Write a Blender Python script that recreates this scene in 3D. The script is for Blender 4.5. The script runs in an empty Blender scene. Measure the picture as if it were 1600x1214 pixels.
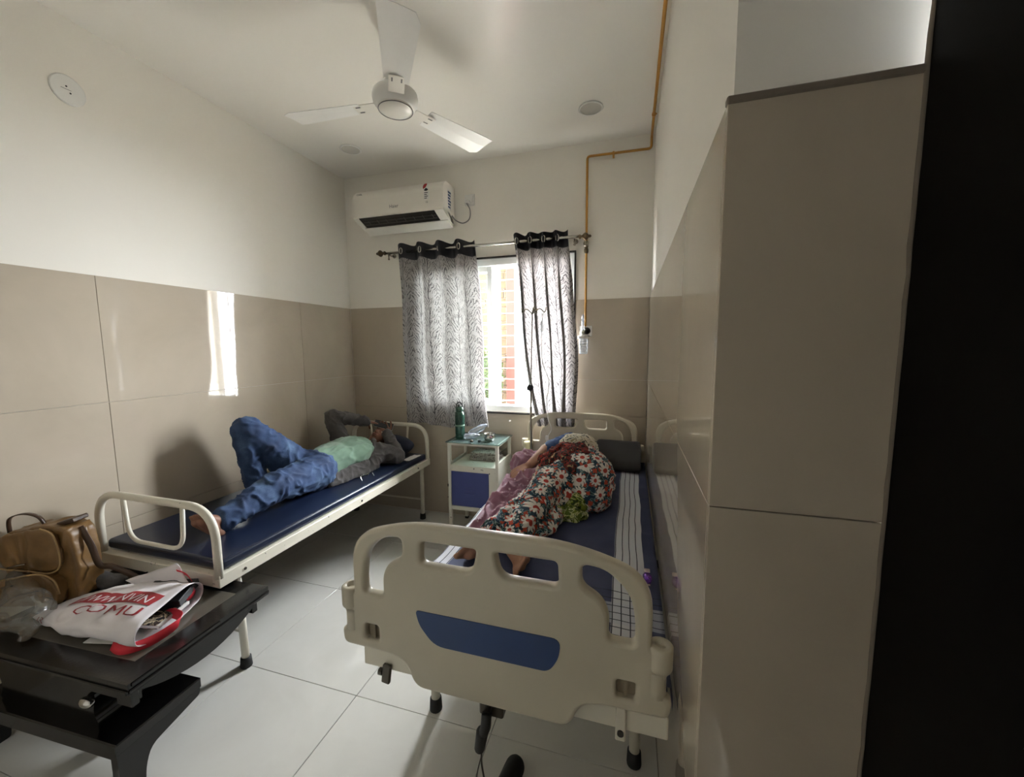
import bpy, bmesh, math, random
from math import sin, cos, pi, radians
from mathutils import Vector, Matrix, noise
import numpy as np
random.seed(4)
SC = bpy.context.scene
COL = SC.collection
W, H, YP, XP = 2.54, 2.91, -2.384, 2.768          # room width, ceiling height, return wall plane, dark door plane
YF = -3.75                                          # wall behind the camera

# ---------------------------------------------------------------- camera, world, lights, exposure
cam_d = bpy.data.cameras.new('camera'); cam = bpy.data.objects.new('camera', cam_d); COL.objects.link(cam)
yaw, pitch, roll = -0.2888, -0.1057, -0.007
fw = Vector((sin(yaw)*cos(pitch), cos(yaw)*cos(pitch), sin(pitch)))
rt = Vector((cos(yaw), -sin(yaw), 0)); up = rt.cross(fw)
r2 = rt*cos(roll)+up*sin(roll); u2 = -rt*sin(roll)+up*cos(roll)
cam.matrix_world = Matrix.LocRotScale(Vector((2.414, -3.055, 1.455)),
    Matrix(((r2.x, u2.x, -fw.x), (r2.y, u2.y, -fw.y), (r2.z, u2.z, -fw.z))).to_quaternion(), None)
cam_d.sensor_fit = 'HORIZONTAL'; cam_d.sensor_width = 36; cam_d.lens = 36*619.9/1600; cam_d.clip_start = .02
SC.camera = cam
wd = bpy.data.worlds.new('world'); SC.world = wd; wd.use_nodes = True
bg = wd.node_tree.nodes['Background']; bg.inputs[0].default_value = (0.90, 0.95, 1.0, 1); bg.inputs[1].default_value = 36.0
pl = bpy.data.lights.new('window_portal', 'AREA'); pl.shape = 'RECTANGLE'; pl.size = 1.5; pl.size_y = 1.3
pl.cycles.is_portal = True
po = bpy.data.objects.new('window_portal', pl); COL.objects.link(po); po.location = (1.3, .26, 1.53); po.rotation_euler = (radians(-90), 0, 0)
SC.view_settings.view_transform = 'Standard'; SC.view_settings.look = 'None'
SC.view_settings.gamma = 1; SC.view_settings.use_curve_mapping = False
SC.view_settings.exposure = 1.62

# ---------------------------------------------------------------- materials
def lin(c):
    return tuple(((v/255)/12.92 if v/255 <= .04045 else ((v/255+.055)/1.055)**2.4) for v in c)
class NT:
    def __init__(s, name):
        s.m = bpy.data.materials.new(name); s.m.use_nodes = True; s.t = s.m.node_tree
        s.b = s.t.nodes['Principled BSDF']; s.out = s.t.nodes['Material Output']
    def n(s, typ, **kw):
        x = s.t.nodes.new(typ)
        for k, v in kw.items(): setattr(x, k, v)
        return x
    def put(s, sock, v):
        if isinstance(v, bpy.types.NodeSocket): s.t.links.new(v, sock)
        elif v is not None: sock.default_value = v
    def math(s, op, a, b=None, c=None):
        x = s.n('ShaderNodeMath', operation=op); s.put(x.inputs[0], a); s.put(x.inputs[1], b)
        if c is not None: s.put(x.inputs[2], c)
        return x.outputs[0]
    def vmath(s, op, a, b=None):
        x = s.n('ShaderNodeVectorMath', operation=op); s.put(x.inputs[0], a); s.put(x.inputs[1], b)
        return x.outputs['Value'] if op in ('LENGTH', 'DISTANCE', 'DOT_PRODUCT') else x.outputs[0]
    def obj(s): return s.n('ShaderNodeTexCoord').outputs['Object']
    def uv(s): return s.n('ShaderNodeTexCoord').outputs['UV']
    def sep(s, v):
        x = s.n('ShaderNodeSeparateXYZ'); s.put(x.inputs[0], v); return x.outputs
    def comb(s, a, b, c=0.0):
        x = s.n('ShaderNodeCombineXYZ')
        for i, v in enumerate((a, b, c)): s.put(x.inputs[i], v)
        return x.outputs[0]
    def noise(s, v, sc, det=4, rough=.5, dist=0.):
        x = s.n('ShaderNodeTexNoise'); s.put(x.inputs['Vector'], v); x.inputs['Scale'].default_value = sc
        x.inputs['Detail'].default_value = det; x.inputs['Roughness'].default_value = rough; x.inputs['Distortion'].default_value = dist
        return x.outputs[0]
    def ramp(s, f, stops, interp='LINEAR'):
        x = s.n('ShaderNodeValToRGB'); x.color_ramp.interpolation = interp; s.put(x.inputs[0], f)
        e = x.color_ramp.elements
        while len(e) < len(stops): e.new(.5)
        for i, (p, c) in enumerate(stops): e[i].position = p; e[i].color = tuple(c)+(1,)
        return x.outputs[0]
    def mix(s, f, a, b):
        x = s.n('ShaderNodeMix', data_type='RGBA'); s.put(x.inputs[0], f)
        s.put(x.inputs[6], a if not isinstance(a, tuple) else a[:3]+(1,)); s.put(x.inputs[7], b if not isinstance(b, tuple) else b[:3]+(1,))
        return x.outputs[2]
    def bump(s, h, strength=.3, dist=.01):
        x = s.n('ShaderNodeBump'); x.inputs['Strength'].default_value = strength; x.inputs['Distance'].default_value = dist
        s.put(x.inputs['Height'], h); s.put(s.b.inputs['Normal'], x.outputs[0])
    def set(s, col=None, rough=None, metal=None, **kw):
        if col is not None: s.put(s.b.inputs['Base Color'], col if not isinstance(col, tuple) else col[:3]+(1,))
        s.put(s.b.inputs['Roughness'], rough); s.put(s.b.inputs['Metallic'], metal)
        for k, v in kw.items(): s.put(s.b.inputs[k.replace('_', ' ')], v)
        return s.m
def simple(name, rgb, rough=.5, metal=0., var=.06, vs=6., bump=0., bs=60., spec=.5, sheen=0.):
    t = NT(name); c = lin(rgb); o = t.obj()
    f = t.noise(o, vs)
    col = t.ramp(f, [(.3, tuple(v*(1-var) for v in c)), (.7, tuple(min(1, v*(1+var)) for v in c))])
    if bump: t.bump(t.noise(o, bs, 3), bump, .004)
    t.b.inputs['Specular IOR Level'].default_value = spec
    if sheen: t.b.inputs['Sheen Weight'].default_value = sheen
    return t.set(col, rough, metal)
M = {}
M['paint'] = simple('wall_paint', (238, 233, 222), .55, var=.02, vs=1.5, bump=.04, bs=40)
M['ceil'] = simple('ceiling_paint', (246, 242, 233), .25, var=.02, vs=1.2, bump=.03, bs=20)
M['grout'] = simple('grout', (120, 110, 98), .9)
def tile_mat():
    t = NT('wall_tile'); o = t.obj(); f = t.noise(o, 2.2, 6, .6, .6)
    c = t.ramp(f, [(.3, lin((180, 168, 150))), (.7, lin((190, 178, 160)))])
    return t.set(c, .035)
M['tile'] = tile_mat()
def floor_mat():
    t = NT('floor_tile'); o = t.obj(); f = t.noise(o, 3, 6, .6, .5)
    c = t.ramp(f, [(.3, lin((206, 204, 196))), (.7, lin((216, 214, 207)))])
    r = t.math('MULTIPLY_ADD', t.noise(o, 5, 5), .14, .06)
    return t.set(c, r)
M['floor'] = floor_mat()
M['floor_grout'] = simple('floor_grout', (120, 116, 108), .8)
def chipped(name, rgb, rough=.35):
    t = NT(name); o = t.obj(); n1 = t.noise(o, 38, 3, .6); n2 = t.noise(o, 6, 2)
    f = t.math('GREATER_THAN', t.math('ADD', n1, t.math('MULTIPLY', n2, .35)), .90)
    c = lin(rgb); base = t.ramp(n2, [(.3, tuple(v*.93 for v in c)), (.7, c)])
    return t.set(t.mix(f, base, lin((52, 42, 34))), rough)
M['enamel'] = chipped('cream_enamel', (226, 220, 203))
M['nsenamel'] = chipped('cabinet_enamel', (226, 222, 208))
M['absp'] = simple('cream_plastic', (196, 188, 168), .32, var=.05, vs=5, bump=.05, bs=90)
M['blue_panel'] = simple('blue_panel', (46, 70, 116), .4, var=.04)
M['ns_blue'] = simple('blue_door_enamel', (56, 66, 128), .35, var=.06)
M['rubber'] = simple('black_rubber', (22, 21, 20), .6)
M['blackm'] = simple('black_plastic', (18, 18, 19), .45)
M['rexine'] = simple('navy_rexine', (20, 29, 50), .30, var=.12, vs=4, bump=.06, bs=150)
M['pillow_navy'] = simple('navy_pillow', (20, 28, 50), .6, bump=.1)
M['pillow_black'] = simple('black_rexine', (26, 25, 25), .42, var=.1, bump=.08, bs=120)
M['steel'] = simple('steel', (190, 188, 182), .18, 1.0, var=.04)
M['darksteel'] = simple('dark_steel', (90, 86, 80), .35, 1.0)
M['bronze'] = simple('antique_bronze', (96, 84, 66), .3, 1.0)
M['copper'] = simple('orange_lacquered_copper', (188, 136, 56), .4, .2, var=.06)
M['white'] = simple('white_plastic', (232, 230, 224), .3, var=.02)
M['acwhite'] = simple('air_conditioner_shell', (232, 227, 216), .3, var=.015)
M['upvc'] = simple('window_frame_white', (235, 238, 236), .3, var=.02)
M['granite'] = simple('dark_granite', (40, 36, 34), .25, var=.3, vs=60)
M['grill'] = simple('grille_paint', (150, 140, 132), .5)
M['blacktable'] = simple('black_lacquer', (16, 15, 15), .12, var=.2)
M['blackwood'] = simple('black_laminate', (27, 25, 23), .22, var=.25, vs=30, bump=.1, bs=80)
M['darkwall'] = simple('dark_brown_laminate', (58, 50, 42), .5)
M['doorblack'] = simple('black_door_laminate', (9, 7, 6), .6, var=.2, spec=.1)
M['skin'] = simple('brown_skin', (124, 84, 64), .5, var=.12, vs=14)
M['skin2'] = simple('light_brown_skin', (172, 128, 104), .5, var=.08, vs=12)
M['hair'] = simple('black_hair', (16, 13, 12), .45, var=.3, vs=60, bump=.3, bs=200)
M['tee'] = simple('sage_cotton', (112, 140, 120), .85, var=.05, vs=9, bump=.12, bs=300, sheen=.2)
M['hoodie'] = simple('charcoal_marl_knit', (72, 68, 66), .95, var=.18, vs=120, bump=.15, bs=300, sheen=.2)
M['white_eye'] = simple('eye_white', (225, 220, 212), .2)
M['lip'] = simple('lips', (110, 58, 50), .45)
def denim():
    t = NT('blue_denim'); o = t.obj(); f = t.math('ADD', t.noise(o, 7, 5), t.math('MULTIPLY', t.noise(o, 260, 2), .22))
    c = t.ramp(f, [(.42, lin((30, 46, 76))), (.62, lin((44, 66, 102))), (.82, lin((82, 106, 138)))])
    t.bump(t.noise(o, 300, 2), .2, .003); return t.set(c, .85)
M['denim'] = denim()
def floral():
    t = NT('daisy_print_cotton'); o = t.obj(); nrm = t.n('ShaderNodeNewGeometry').outputs['Normal']
    t1 = t.vmath('NORMALIZE', t.vmath('CROSS_PRODUCT', nrm, (.3, .9, .2))); t2 = t.vmath('CROSS_PRODUCT', nrm, t1)
    def daisy(scale, R, rnd, n):
        vo = t.n('ShaderNodeTexVoronoi', feature='F1'); t.put(vo.inputs['Vector'], o)
        vo.inputs['Scale'].default_value = scale; vo.inputs['Randomness'].default_value = rnd
        d = t.vmath('SUBTRACT', o, vo.outputs['Position']); a = t.vmath('DOT_PRODUCT', d, t1); c = t.vmath('DOT_PRODUCT', d, t2)
        r = t.math('SQRT', t.math('ADD', t.math('MULTIPLY', a, a), t.math('MULTIPLY', c, c)))
        pet = t.math('ABSOLUTE', t.math('COSINE', t.math('MULTIPLY', t.math('ARCTAN2', c, a), n)))
        lim = t.math('MULTIPLY', t.math('MULTIPLY_ADD', t.math('POWER', pet, .7), .6, .4), R)
        return t.math('LESS_THAN', r, lim), t.math('LESS_THAN', r, R*.32)
    m1, c1 = daisy(11.5, .0365, .35, 4.5); m2, c2 = daisy(24, .013, .9, 2)
    n = t.noise(o, 40, 2)
    base = t.ramp(n, [(.0, lin((24, 54, 74))), (.45, lin((36, 78, 96))), (.505, lin((180, 200, 200))), (.535, lin((56, 84, 86))), (.62, lin((28, 46, 60)))], 'CONSTANT')
    col = t.mix(m2, base, lin((186, 74, 50)))
    col = t.mix(m1, col, lin((226, 222, 216))); col = t.mix(c1, col, lin((176, 56, 44)))
    return t.set(col, .85)
M['floral'] = floral()
def blotch(name, stops, sc, det=2, dist=1.5, rough=.85):
    t = NT(name); f = t.noise(t.obj(), sc, det, .5, dist)
    return t.set(t.ramp(f, stops, 'CONSTANT'), rough)
M['green'] = blotch('green_leaf_print', [(0, lin((58, 78, 30))), (.42, lin((128, 146, 46))), (.5, lin((214, 218, 160))), (.56, lin((96, 118, 38))), (.64, lin((226, 226, 190)))], 24)
M['scarf'] = blotch('red_black_print', [(0, lin((24, 22, 24))), (.46, lin((120, 34, 30))), (.515, lin((176, 56, 44))), (.55, lin((24, 30, 30))), (.66, lin((190, 160, 124)))], 30)
M['cream_cloth'] = blotch('cream_print', [(0, lin((70, 76, 70))), (.42, lin((214, 208, 190))), (.6, lin((160, 150, 120)))], 30)
M['bluesleeve'] = simple('blue_sleeve_cotton', (30, 66, 120), .7, var=.25, vs=14)
def pinkmat():
    t = NT('pink_fleece'); o = t.obj()
    vo = t.n('ShaderNodeTexVoronoi'); t.put(vo.inputs['Vector'], o); vo.inputs['Scale'].default_value = 26
    f = t.noise(o, 12, 4); c = t.ramp(f, [(.3, lin((142, 96, 116))), (.7, lin((172, 126, 144)))])
    c = t.mix(t.math('LESS_THAN', vo.outputs['Distance'], .16), c, lin((214, 190, 198)))
    t.bump(t.noise(o, 240, 3), .4, .006); t.b.inputs['Sheen Weight'].default_value = .4
    return t.set(c, .95)
M['pink'] = pinkmat()
def sheetmat():
    t = NT('striped_bedsheet'); o = t.sep(t.obj())
    x = t.math('ADD', o[0], t.math('MULTIPLY', t.noise(t.obj(), 2.2, 2), .03)); y = o[1]
    def band(v, a, b): return t.math('MULTIPLY', t.math('GREATER_THAN', v, a), t.math('LESS_THAN', v, b))
    def lines(v, p, w): return t.math('LESS_THAN', t.math('PINGPONG', v, p/2), w/2)
    wb = t.math('MAXIMUM', band(x, .315, .425), band(x, -.40, -.30)); lb = t.math('MULTIPLY', wb, lines(t.math('ADD', x, .006), .027, .0035))
    wy = band(y, -.80, -.70); cy = t.math('MULTIPLY', band(y, -.93, -.62), lines(y, .034, .0035))
    n = t.noise(t.obj(), 9, 4)
    base = t.ramp(n, [(.3, lin((56, 62, 92))), (.7, lin((66, 73, 104)))])
    col = t.mix(wb, base, lin((206, 208, 214))); col = t.mix(t.math('MULTIPLY', wy, .55), col, lin((196, 200, 212)))
    col = t.mix(t.math('MAXIMUM', lb, cy), col, lin((38, 42, 60)))
    t.bump(t.noise(t.obj(), 260, 2), .15, .003)
    return t.set(col, .85)
M['sheet'] = sheetmat()
M['sheetblue'] = simple('mattress_ticking', (60, 70, 112), .8)
def curtain_mat():
    t = NT('leaf_branch_curtain'); s = t.sep(t.uv())          # u, v in metres along the cloth
    u = t.math('ADD', s[0], t.math('MULTIPLY', t.math('SUBTRACT', t.noise(t.uv(), 6, 2), .5), .05)); v = s[1]
    P = .155
    cell = t.math('FLOOR', t.math('DIVIDE', u, P))
    a = t.math('ABSOLUTE', t.math('SUBTRACT', u, t.math('MULTIPLY', t.math('ADD', cell, .5), P)))   # distance from stem
    sgn = t.math('GREATER_THAN', t.math('SUBTRACT', u, t.math('MULTIPLY', t.math('ADD', cell, .5), P)), 0)
    nz = t.math('SUBTRACT', t.noise(t.uv(), 13, 3, .6), .5); k1 = t.noise(t.uv(), 21, 2); k2 = t.noise(t.vmath('ADD', t.uv(), (3.7, 1.1, 0)), 24, 2)
    vv = t.math('ADD', t.math('ADD', t.math('SUBTRACT', v, t.math('MULTIPLY', t.math('POWER', a, .8), 1.0)), t.math('MULTIPLY', cell, .061)), t.math('MULTIPLY', sgn, .017))
    q = t.math('ADD', vv, t.math('MULTIPLY', nz, .09))
    twig = t.math('MULTIPLY', t.math('LESS_THAN', t.math('PINGPONG', q, .019), .0036), t.math('GREATER_THAN', k1, .47))
    q2 = t.math('ADD', t.math('SUBTRACT', v, t.math('MULTIPLY', a, 2.5)), t.math('MULTIPLY', nz, .14))
    twig2 = t.math('MULTIPLY', t.math('LESS_THAN', t.math('PINGPONG', q2, .025), .0050), t.math('GREATER_THAN', k2, .49))
    stem = t.math('LESS_THAN', a, t.math('MULTIPLY_ADD', t.math('PINGPONG', t.math('ADD', v, t.math('MULTIPLY', cell, .1)), .12), .018, .0013))
    f = t.math('MAXIMUM', t.math('MAXIMUM', twig, twig2), stem)
    f = t.math('MULTIPLY', f, .86)
    t.uvs = None
    col = t.mix(f, lin((196, 190, 186)), lin((50, 43, 45)))
    t.set(col, .6)
    tr = t.n('ShaderNodeBsdfTranslucent'); t.put(tr.inputs[0], t.mix(f, lin((94, 90, 89)), lin((28, 25, 26))))
    mx = t.n('ShaderNodeMixShader'); mx.inputs[0].default_value = .5
    t.t.links.new(t.b.outputs[0], mx.inputs[1]); t.t.links.new(tr.outputs[0], mx.inputs[2]); t.t.links.new(mx.outputs[0], t.out.inputs[0])
    return t.m
M['curtain'] = curtain_mat()
M['band'] = simple('black_satin_band', (22, 22, 30), .5, var=.1)
def glassy(name, tint=(1, 1, 1), gl=.08, rough=0., body=None, bodyf=0.):
    t = NT(name); tr = t.n('ShaderNodeBsdfTransparent'); tr.inputs[0].default_value = tint+(1,)
    g = t.n('ShaderNodeBsdfGlossy'); g.inputs['Roughness'].default_value = rough
    lw = t.n('ShaderNodeLayerWeight'); lw.inputs[0].default_value = .3
    mx = t.n('ShaderNodeMixShader'); t.put(mx.inputs[0], t.math('MULTIPLY_ADD', lw.outputs['Fresnel'], .7, gl))
    t.t.links.new(tr.outputs[0], mx.inputs[1]); t.t.links.new(g.outputs[0], mx.inputs[2]); o = mx.outputs[0]
    if body:
        t.set(lin(body), .25); m2 = t.n('ShaderNodeMixShader'); t.put(m2.inputs[0], bodyf)
        t.t.links.new(o, m2.inputs[1]); t.t.links.new(t.b.outputs[0], m2.inputs[2]); o = m2.outputs[0]
    t.t.links.new(o, t.out.inputs[0]); return t.m
M['glass'] = glassy('window_glass', (.96, .98, .97), .03)
M['clear'] = glassy('clear_plastic', (.95, .96, .97), .10, .08, (214, 222, 236), .22)
M['polybag'] = glassy('thin_polythene', (.94, .94, .92), .04, .15, (150, 148, 140), .16)
M['bottle'] = glassy('green_bottle_plastic', (.30, .56, .46), .06, .05, (40, 84, 66), .45)
M['topglass'] = glassy('cabinet_top_glass', (.55, .68, .64), .12, .02, (96, 112, 108), .35)
M['tableglass'] = simple('smoked_glass', (92, 87, 78), .05, var=.1)
M['nonwoven'] = simple('white_nonwoven', (222, 216, 218), .8, var=.04, bump=.1, bs=250)
M['redprint'] = simple('red_print', (150, 34, 40), .6, var=.05)
M['redstrap'] = simple('red_strap', (214, 48, 62), .6, var=.08)
M['blackprint'] = simple('black_print', (30, 28, 30), .6)
M['greyprint'] = simple('grey_print', (120, 118, 114), .5)
M['redsticker'] = simple('sticker_red', (170, 40, 36), .5)
M['greensticker'] = simple('sticker_blue', (60, 80, 110), .5)
M['floralbox'] = blotch('flower_print_card', [(0, lin((22, 20, 20))), (.5, lin((186, 170, 140))), (.58, lin((60, 44, 36)))], 34)
M['leather'] = simple('worn_brown_leather', (118, 88, 50), .38, var=.35, vs=8, bump=.25, bs=60)
M['leather_dark'] = simple('dark_brown_leather', (66, 46, 30), .4, var=.3, vs=8)
M['leather_edge'] = simple('tan_piping', (168, 138, 92), .4)
M['paper'] = simple('paper', (226, 224, 218), .8)
M['news'] = blotch('newsprint', [(0, lin((200, 194, 184))), (.52, lin((120, 104, 96))), (.6, lin((206, 200, 192)))], 40)
M['stone'] = simple('pale_stone', (74, 62, 46), .9, var=.25, vs=5)
M['redcol'] = simple('red_painted_column', (98, 34, 28), .8, var=.08)
M['leaf'] = simple('leaf', (54, 72, 22), .6, var=.4, vs=3)
M['concrete'] = simple('pale_concrete', (150, 144, 134), .9)
M['bark'] = simple('bark', (90, 72, 54), .9)
M['purple'] = simple('purple_foil', (96, 40, 150), .2, .6, var=.4, vs=30)
M['foil'] = simple('silver_foil', (220, 216, 224), .15, 1., var=.1, vs=40)
M['tube'] = simple('clear_vinyl_tube', (232, 232, 228), .2)
M['recess'] = simple('recess_plastic', (140, 128, 108), .5)
M['acdark'] = simple('vent_black', (22, 18, 17), .3)
M['yellow'] = simple('aged_yellow_plastic', (222, 212, 168), .4)
M['gold'] = simple('antique_steel', (150, 144, 132), .22, 1.)
M['lampdisc'] = simple('frosted_lamp_disc', (206, 202, 192), .4)

# ---------------------------------------------------------------- building helpers
MAT = {}                                            # object name -> world matrix of its origin
def link(name, me, mat, parent=None, label=None, smooth=False):
    if isinstance(me, bmesh.types.BMesh):
        b = me; me = bpy.data.meshes.new(name); bmesh.ops.recalc_face_normals(b, faces=b.faces); b.to_mesh(me); b.free()
    o = bpy.data.objects.new(name, me); COL.objects.link(o)
    if mat is not None:
        me.materials.clear()
        for m in (mat if isinstance(mat, (list, tuple)) else [mat]): me.materials.append(M[m] if isinstance(m, str) else m)
    mw = Matrix.Identity(4)
    if parent is not None:
        o.parent = parent; mw = MAT[parent.name]; me.transform(mw.inverted())
    MAT[o.name] = mw
    if label: o['label'] = label
    if smooth:
        me.polygons.foreach_set('use_smooth', [True]*len(me.polygons))
    return o
def thing(name, label, cat, loc, rz=0, group=None):
    o = bpy.data.objects.new(name, None); COL.objects.link(o); o.empty_display_size = .05
    o.location = loc; o.rotation_euler = (0, 0, rz)
    MAT[o.name] = Matrix.Translation(loc) @ Matrix.Rotation(rz, 4, 'Z')
    tag(o, label, cat, group); return o
def tag(o, label, cat, group=None):
    o['label'] = label; o['category'] = cat
    if group: o['group'] = group
    return o
def solo(name, me, mat, label, cat, loc, smooth=False, group=None):
    """a thing that is one mesh, with its origin moved to loc"""
    o = link(name, me, mat, None, None, smooth); o.data.transform(Matrix.Translation(-Vector(loc))); o.location = loc
    MAT[o.name] = Matrix.Translation(loc)
    return tag(o, label, cat, group)
def struct(name, me, mat, smooth=False):
    o = link(name, me, mat, None, None, smooth); o['kind'] = 'structure'; return o
def BM(): return bmesh.new()
def box(b, x0, y0, z0, x1, y1, z1, bev=0., rot=None, seg=1):
    g = bmesh.ops.create_cube(b, size=1.0); vs = g['verts']
    bmesh.ops.scale(b, vec=(x1-x0, y1-y0, z1-z0), verts=vs)
    if bev:
        es = list({e for v in vs for e in v.link_edges})
        r = bmesh.ops.bevel(b, geom=es, offset=bev, segments=seg, affect='EDGES', profile=.5); vs = list(set(vs) | set(r['verts'])); vs = [v for v in vs if v.is_valid]
    c = Vector(((x0+x1)/2, (y0+y1)/2, (z0+z1)/2))
    if rot is not None: bmesh.ops.transform(b, matrix=rot.to_4x4(), verts=vs)
    bmesh.ops.translate(b, vec=c, verts=vs)
    return vs
def frame_for(d):
    d = d.normalized(); a = Vector((0, 0, 1)) if abs(d.z) < .9 else Vector((1, 0, 0))
    x = d.cross(a).normalized(); return x, d.cross(x)
def tube(b, pts, r, seg=10, closed=False, radii=None, flat=1.0):
    pts = [Vector(p) for p in pts]; n = len(pts); rings = []; x = None
    for i, p in enumerate(pts):
        if closed: d = pts[(i+1) % n]-pts[i-1]
        else: d = pts[min(i+1, n-1)]-pts[max(i-1, 0)]
        d.normalize()
        if x is None: x, y = frame_for(d)
        else:
            x = (x-d*x.dot(d)).normalized(); y = d.cross(x)
        rr = radii[i] if radii else r
        rings.append([b.verts.new(p+(x*cos(2*pi*k/seg)+y*sin(2*pi*k/seg)*flat)*rr) for k in range(seg)])
    for i in range(n if closed else n-1):
        A, B = rings[i], rings[(i+1) % n]
        for k in range(seg): b.faces.new((A[k], A[(k+1) % seg], B[(k+1) % seg], B[k]))
    if not closed:
        b.faces.new(rings[0][::-1]); b.faces.new(rings[-1])
def lathe(b, prof, c, axis=(0, 0, 1), seg=24, cap=True):
    """prof: list of (radius, height) along axis from c"""
    ax = Vector(axis).normalized(); x, y = frame_for(ax); c = Vector(c); rings = []
    for r, h in prof:
        rings.append([b.verts.new(c+ax*h+(x*cos(2*pi*k/seg)+y*sin(2*pi*k/seg))*max(r, 1e-4)) for k in range(seg)])
    for A, B in zip(rings, rings[1:]):
        for k in range(seg): b.faces.new((A[k], A[(k+1) % seg], B[(k+1) % seg], B[k]))
    if cap: b.faces.new(rings[0][::-1]); b.faces.new(rings[-1])
def prism(b, poly, axis, a0, a1):
    """extrude 2D polygon; axis 'x': poly is (y,z); 'y': (x,z); 'z': (x,y)"""
    def P(q, a): return {'x': (a, q[0], q[1]), 'y': (q[0], a, q[1]), 'z': (q[0], q[1], a)}[axis]
    A = [b.verts.new(P(q, a0)) for q in poly]; B = [b.verts.new(P(q, a1)) for q in poly]; n = len(poly)
    b.faces.new(A[::-1]); b.faces.new(B)
    for i in range(n): b.faces.new((A[i], A[(i+1) % n], B[(i+1) % n], B[i]))
def fillet(pts, r, n=5, closed=True):
    """round the corners of a polyline; r may be a list"""
    pts = [Vector(p) for p in pts]; out = []; N = len(pts)
    for i, p in enumerate(pts):
        rr = r[i] if isinstance(r, (list, tuple)) else r
        if (not closed and i in (0, N-1)) or rr <= 0: out.append(p); continue
        a, c = pts[i-1], pts[(i+1) % N]; da, dc = (a-p), (c-p)
        rr = min(rr, da.length*.48, dc.length*.48); s = p+da.normalized()*rr; e = p+dc.normalized()*rr
        for k in range(n+1):
            t = k/n; out.append(s*(1-t)**2+p*2*t*(1-t)+e*t*t)
    return out
def smooth_path(pts, n=8):
    pts = [Vector(p) for p in pts]; out = []
    for i in range(len(pts)-1):
        p0, p1, p2, p3 = pts[max(i-1, 0)], pts[i], pts[i+1], pts[min(i+2, len(pts)-1)]
        for k in range(n):
            t = k/n; out.append(.5*((2*p1)+(-p0+p2)*t+(2*p0-5*p1+4*p2-p3)*t*t+(-p0+3*p1-3*p2+p3)*t**3))
    out.append(pts[-1]); return out
def plate(outer, holes, thick, bev, res=2):
    """flat plate with holes in local xy, thickness along z, rounded edges -> mesh"""
    cu = bpy.data.curves.new('plate', 'CURVE'); cu.dimensions = '2D'; cu.fill_mode = 'BOTH'; cu.extrude = thick/2-bev; cu.bevel_depth = bev; cu.bevel_resolution = res; cu.offset = -bev
    for loop in [outer]+holes:
        sp = cu.splines.new('POLY'); sp.points.add(len(loop)-1); sp.use_cyclic_u = True
        for i, p in enumerate(loop): sp.points[i].co = (p[0], p[1], 0, 1)
    return eval_mesh(cu)
def eval_mesh(data, mods=None):
    o = bpy.data.objects.new('tmp', data); COL.objects.link(o)
    if mods: mods(o)
    dg = bpy.context.evaluated_depsgraph_get(); dg.update()
    me = bpy.data.meshes.new_from_object(o.evaluated_get(dg)); bpy.data.objects.remove(o)
    return me
def text(s, size, mat4, extrude=.0006):
    cu = bpy.data.curves.new('t', 'FONT'); cu.body = s; cu.size = size; cu.extrude = extrude; cu.align_x = 'CENTER'; cu.align_y = 'CENTER'; cu.resolution_u = 2
    me = eval_mesh(cu); me.transform(mat4); return me
def basis(o, x, y):
    x = Vector(x).normalized(); y = Vector(y).normalized(); z = x.cross(y).normalized(); y = z.cross(x); o = Vector(o)
    return Matrix(((x.x, y.x, z.x, o.x), (x.y, y.y, z.y, o.y), (x.z, y.z, z.z, o.z), (0, 0, 0, 1)))
def cap(b, p0, r0, p1, r1, seg=14):
    p0, p1 = Vector(p0), Vector(p1); d = p1-p0; L = d.length
    if L < 1e-5: d = Vector((0, 0, 1)); L = 1e-5
    prof = []
    for k in range(0, 6): a = pi/2*k/5; prof.append((r0*sin(a), -r0*cos(a)))
    for k in range(0, 6): a = pi/2*k/5; prof.append((r1*cos(a), L+r1*sin(a)))
    lathe(b, prof, p0, d, seg)
def ell(b, c, r, rot=None, sub=3):
    g = bmesh.ops.create_icosphere(b, subdivisions=sub, radius=1.0); v = g['verts']
    m = Matrix.Diagonal((r[0], r[1], r[2], 1))
    if rot is not None: m = rot.to_4x4() @ m
    bmesh.ops.transform(b, matrix=Matrix.Translation(c) @ m, verts=v)
def E3(x=0, y=0, z=0):
    from mathutils import Euler
    return Euler((radians(x), radians(y), radians(z))).to_matrix()
def remesh(b, vox, sm=4, fac=.5):
    me = bpy.data.meshes.new('r'); bmesh.ops.recalc_face_normals(b, faces=b.faces); b.to_mesh(me); b.free()
    def mods(o):
        m = o.modifiers.new('r', 'REMESH'); m.mode = 'VOXEL'; m.voxel_size = vox
        if sm: s = o.modifiers.new('s', 'SMOOTH'); s.iterations = sm; s.factor = fac
    return eval_mesh(me, mods)
def arrs(me):
    n = len(me.vertices); co = np.empty(n*3, 'f'); me.vertices.foreach_get('co', co); no = np.empty(n*3, 'f'); me.vertices.foreach_get('normal', no)
    return co.reshape(-1, 3), no.reshape(-1, 3)
def folds(me, amp, f=(10, 10, 10), seed=0., power=1.5, floor_z=None):
    co, no = arrs(me); F = Vector(f)
    for i in range(len(co)):
        p = Vector((co[i][0]*f[0]+seed, co[i][1]*f[1], co[i][2]*f[2]))
        q = p+noise.noise_vector(p*.6)*.8
        d = (1-abs(noise.noise(q))*2)**3*.8+noise.noise(p*2.3)*.35
        co[i] += no[i]*(amp*d)
    if floor_z is not None: co[:, 2] = np.maximum(co[:, 2], floor_z)
    me.vertices.foreach_set('co', co.ravel()); me.update(); return me
def clampz(me, z):
    co, _ = arrs(me); co[:, 2] = np.maximum(co[:, 2], z); me.vertices.foreach_set('co', co.ravel()); me.update(); return me

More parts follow.
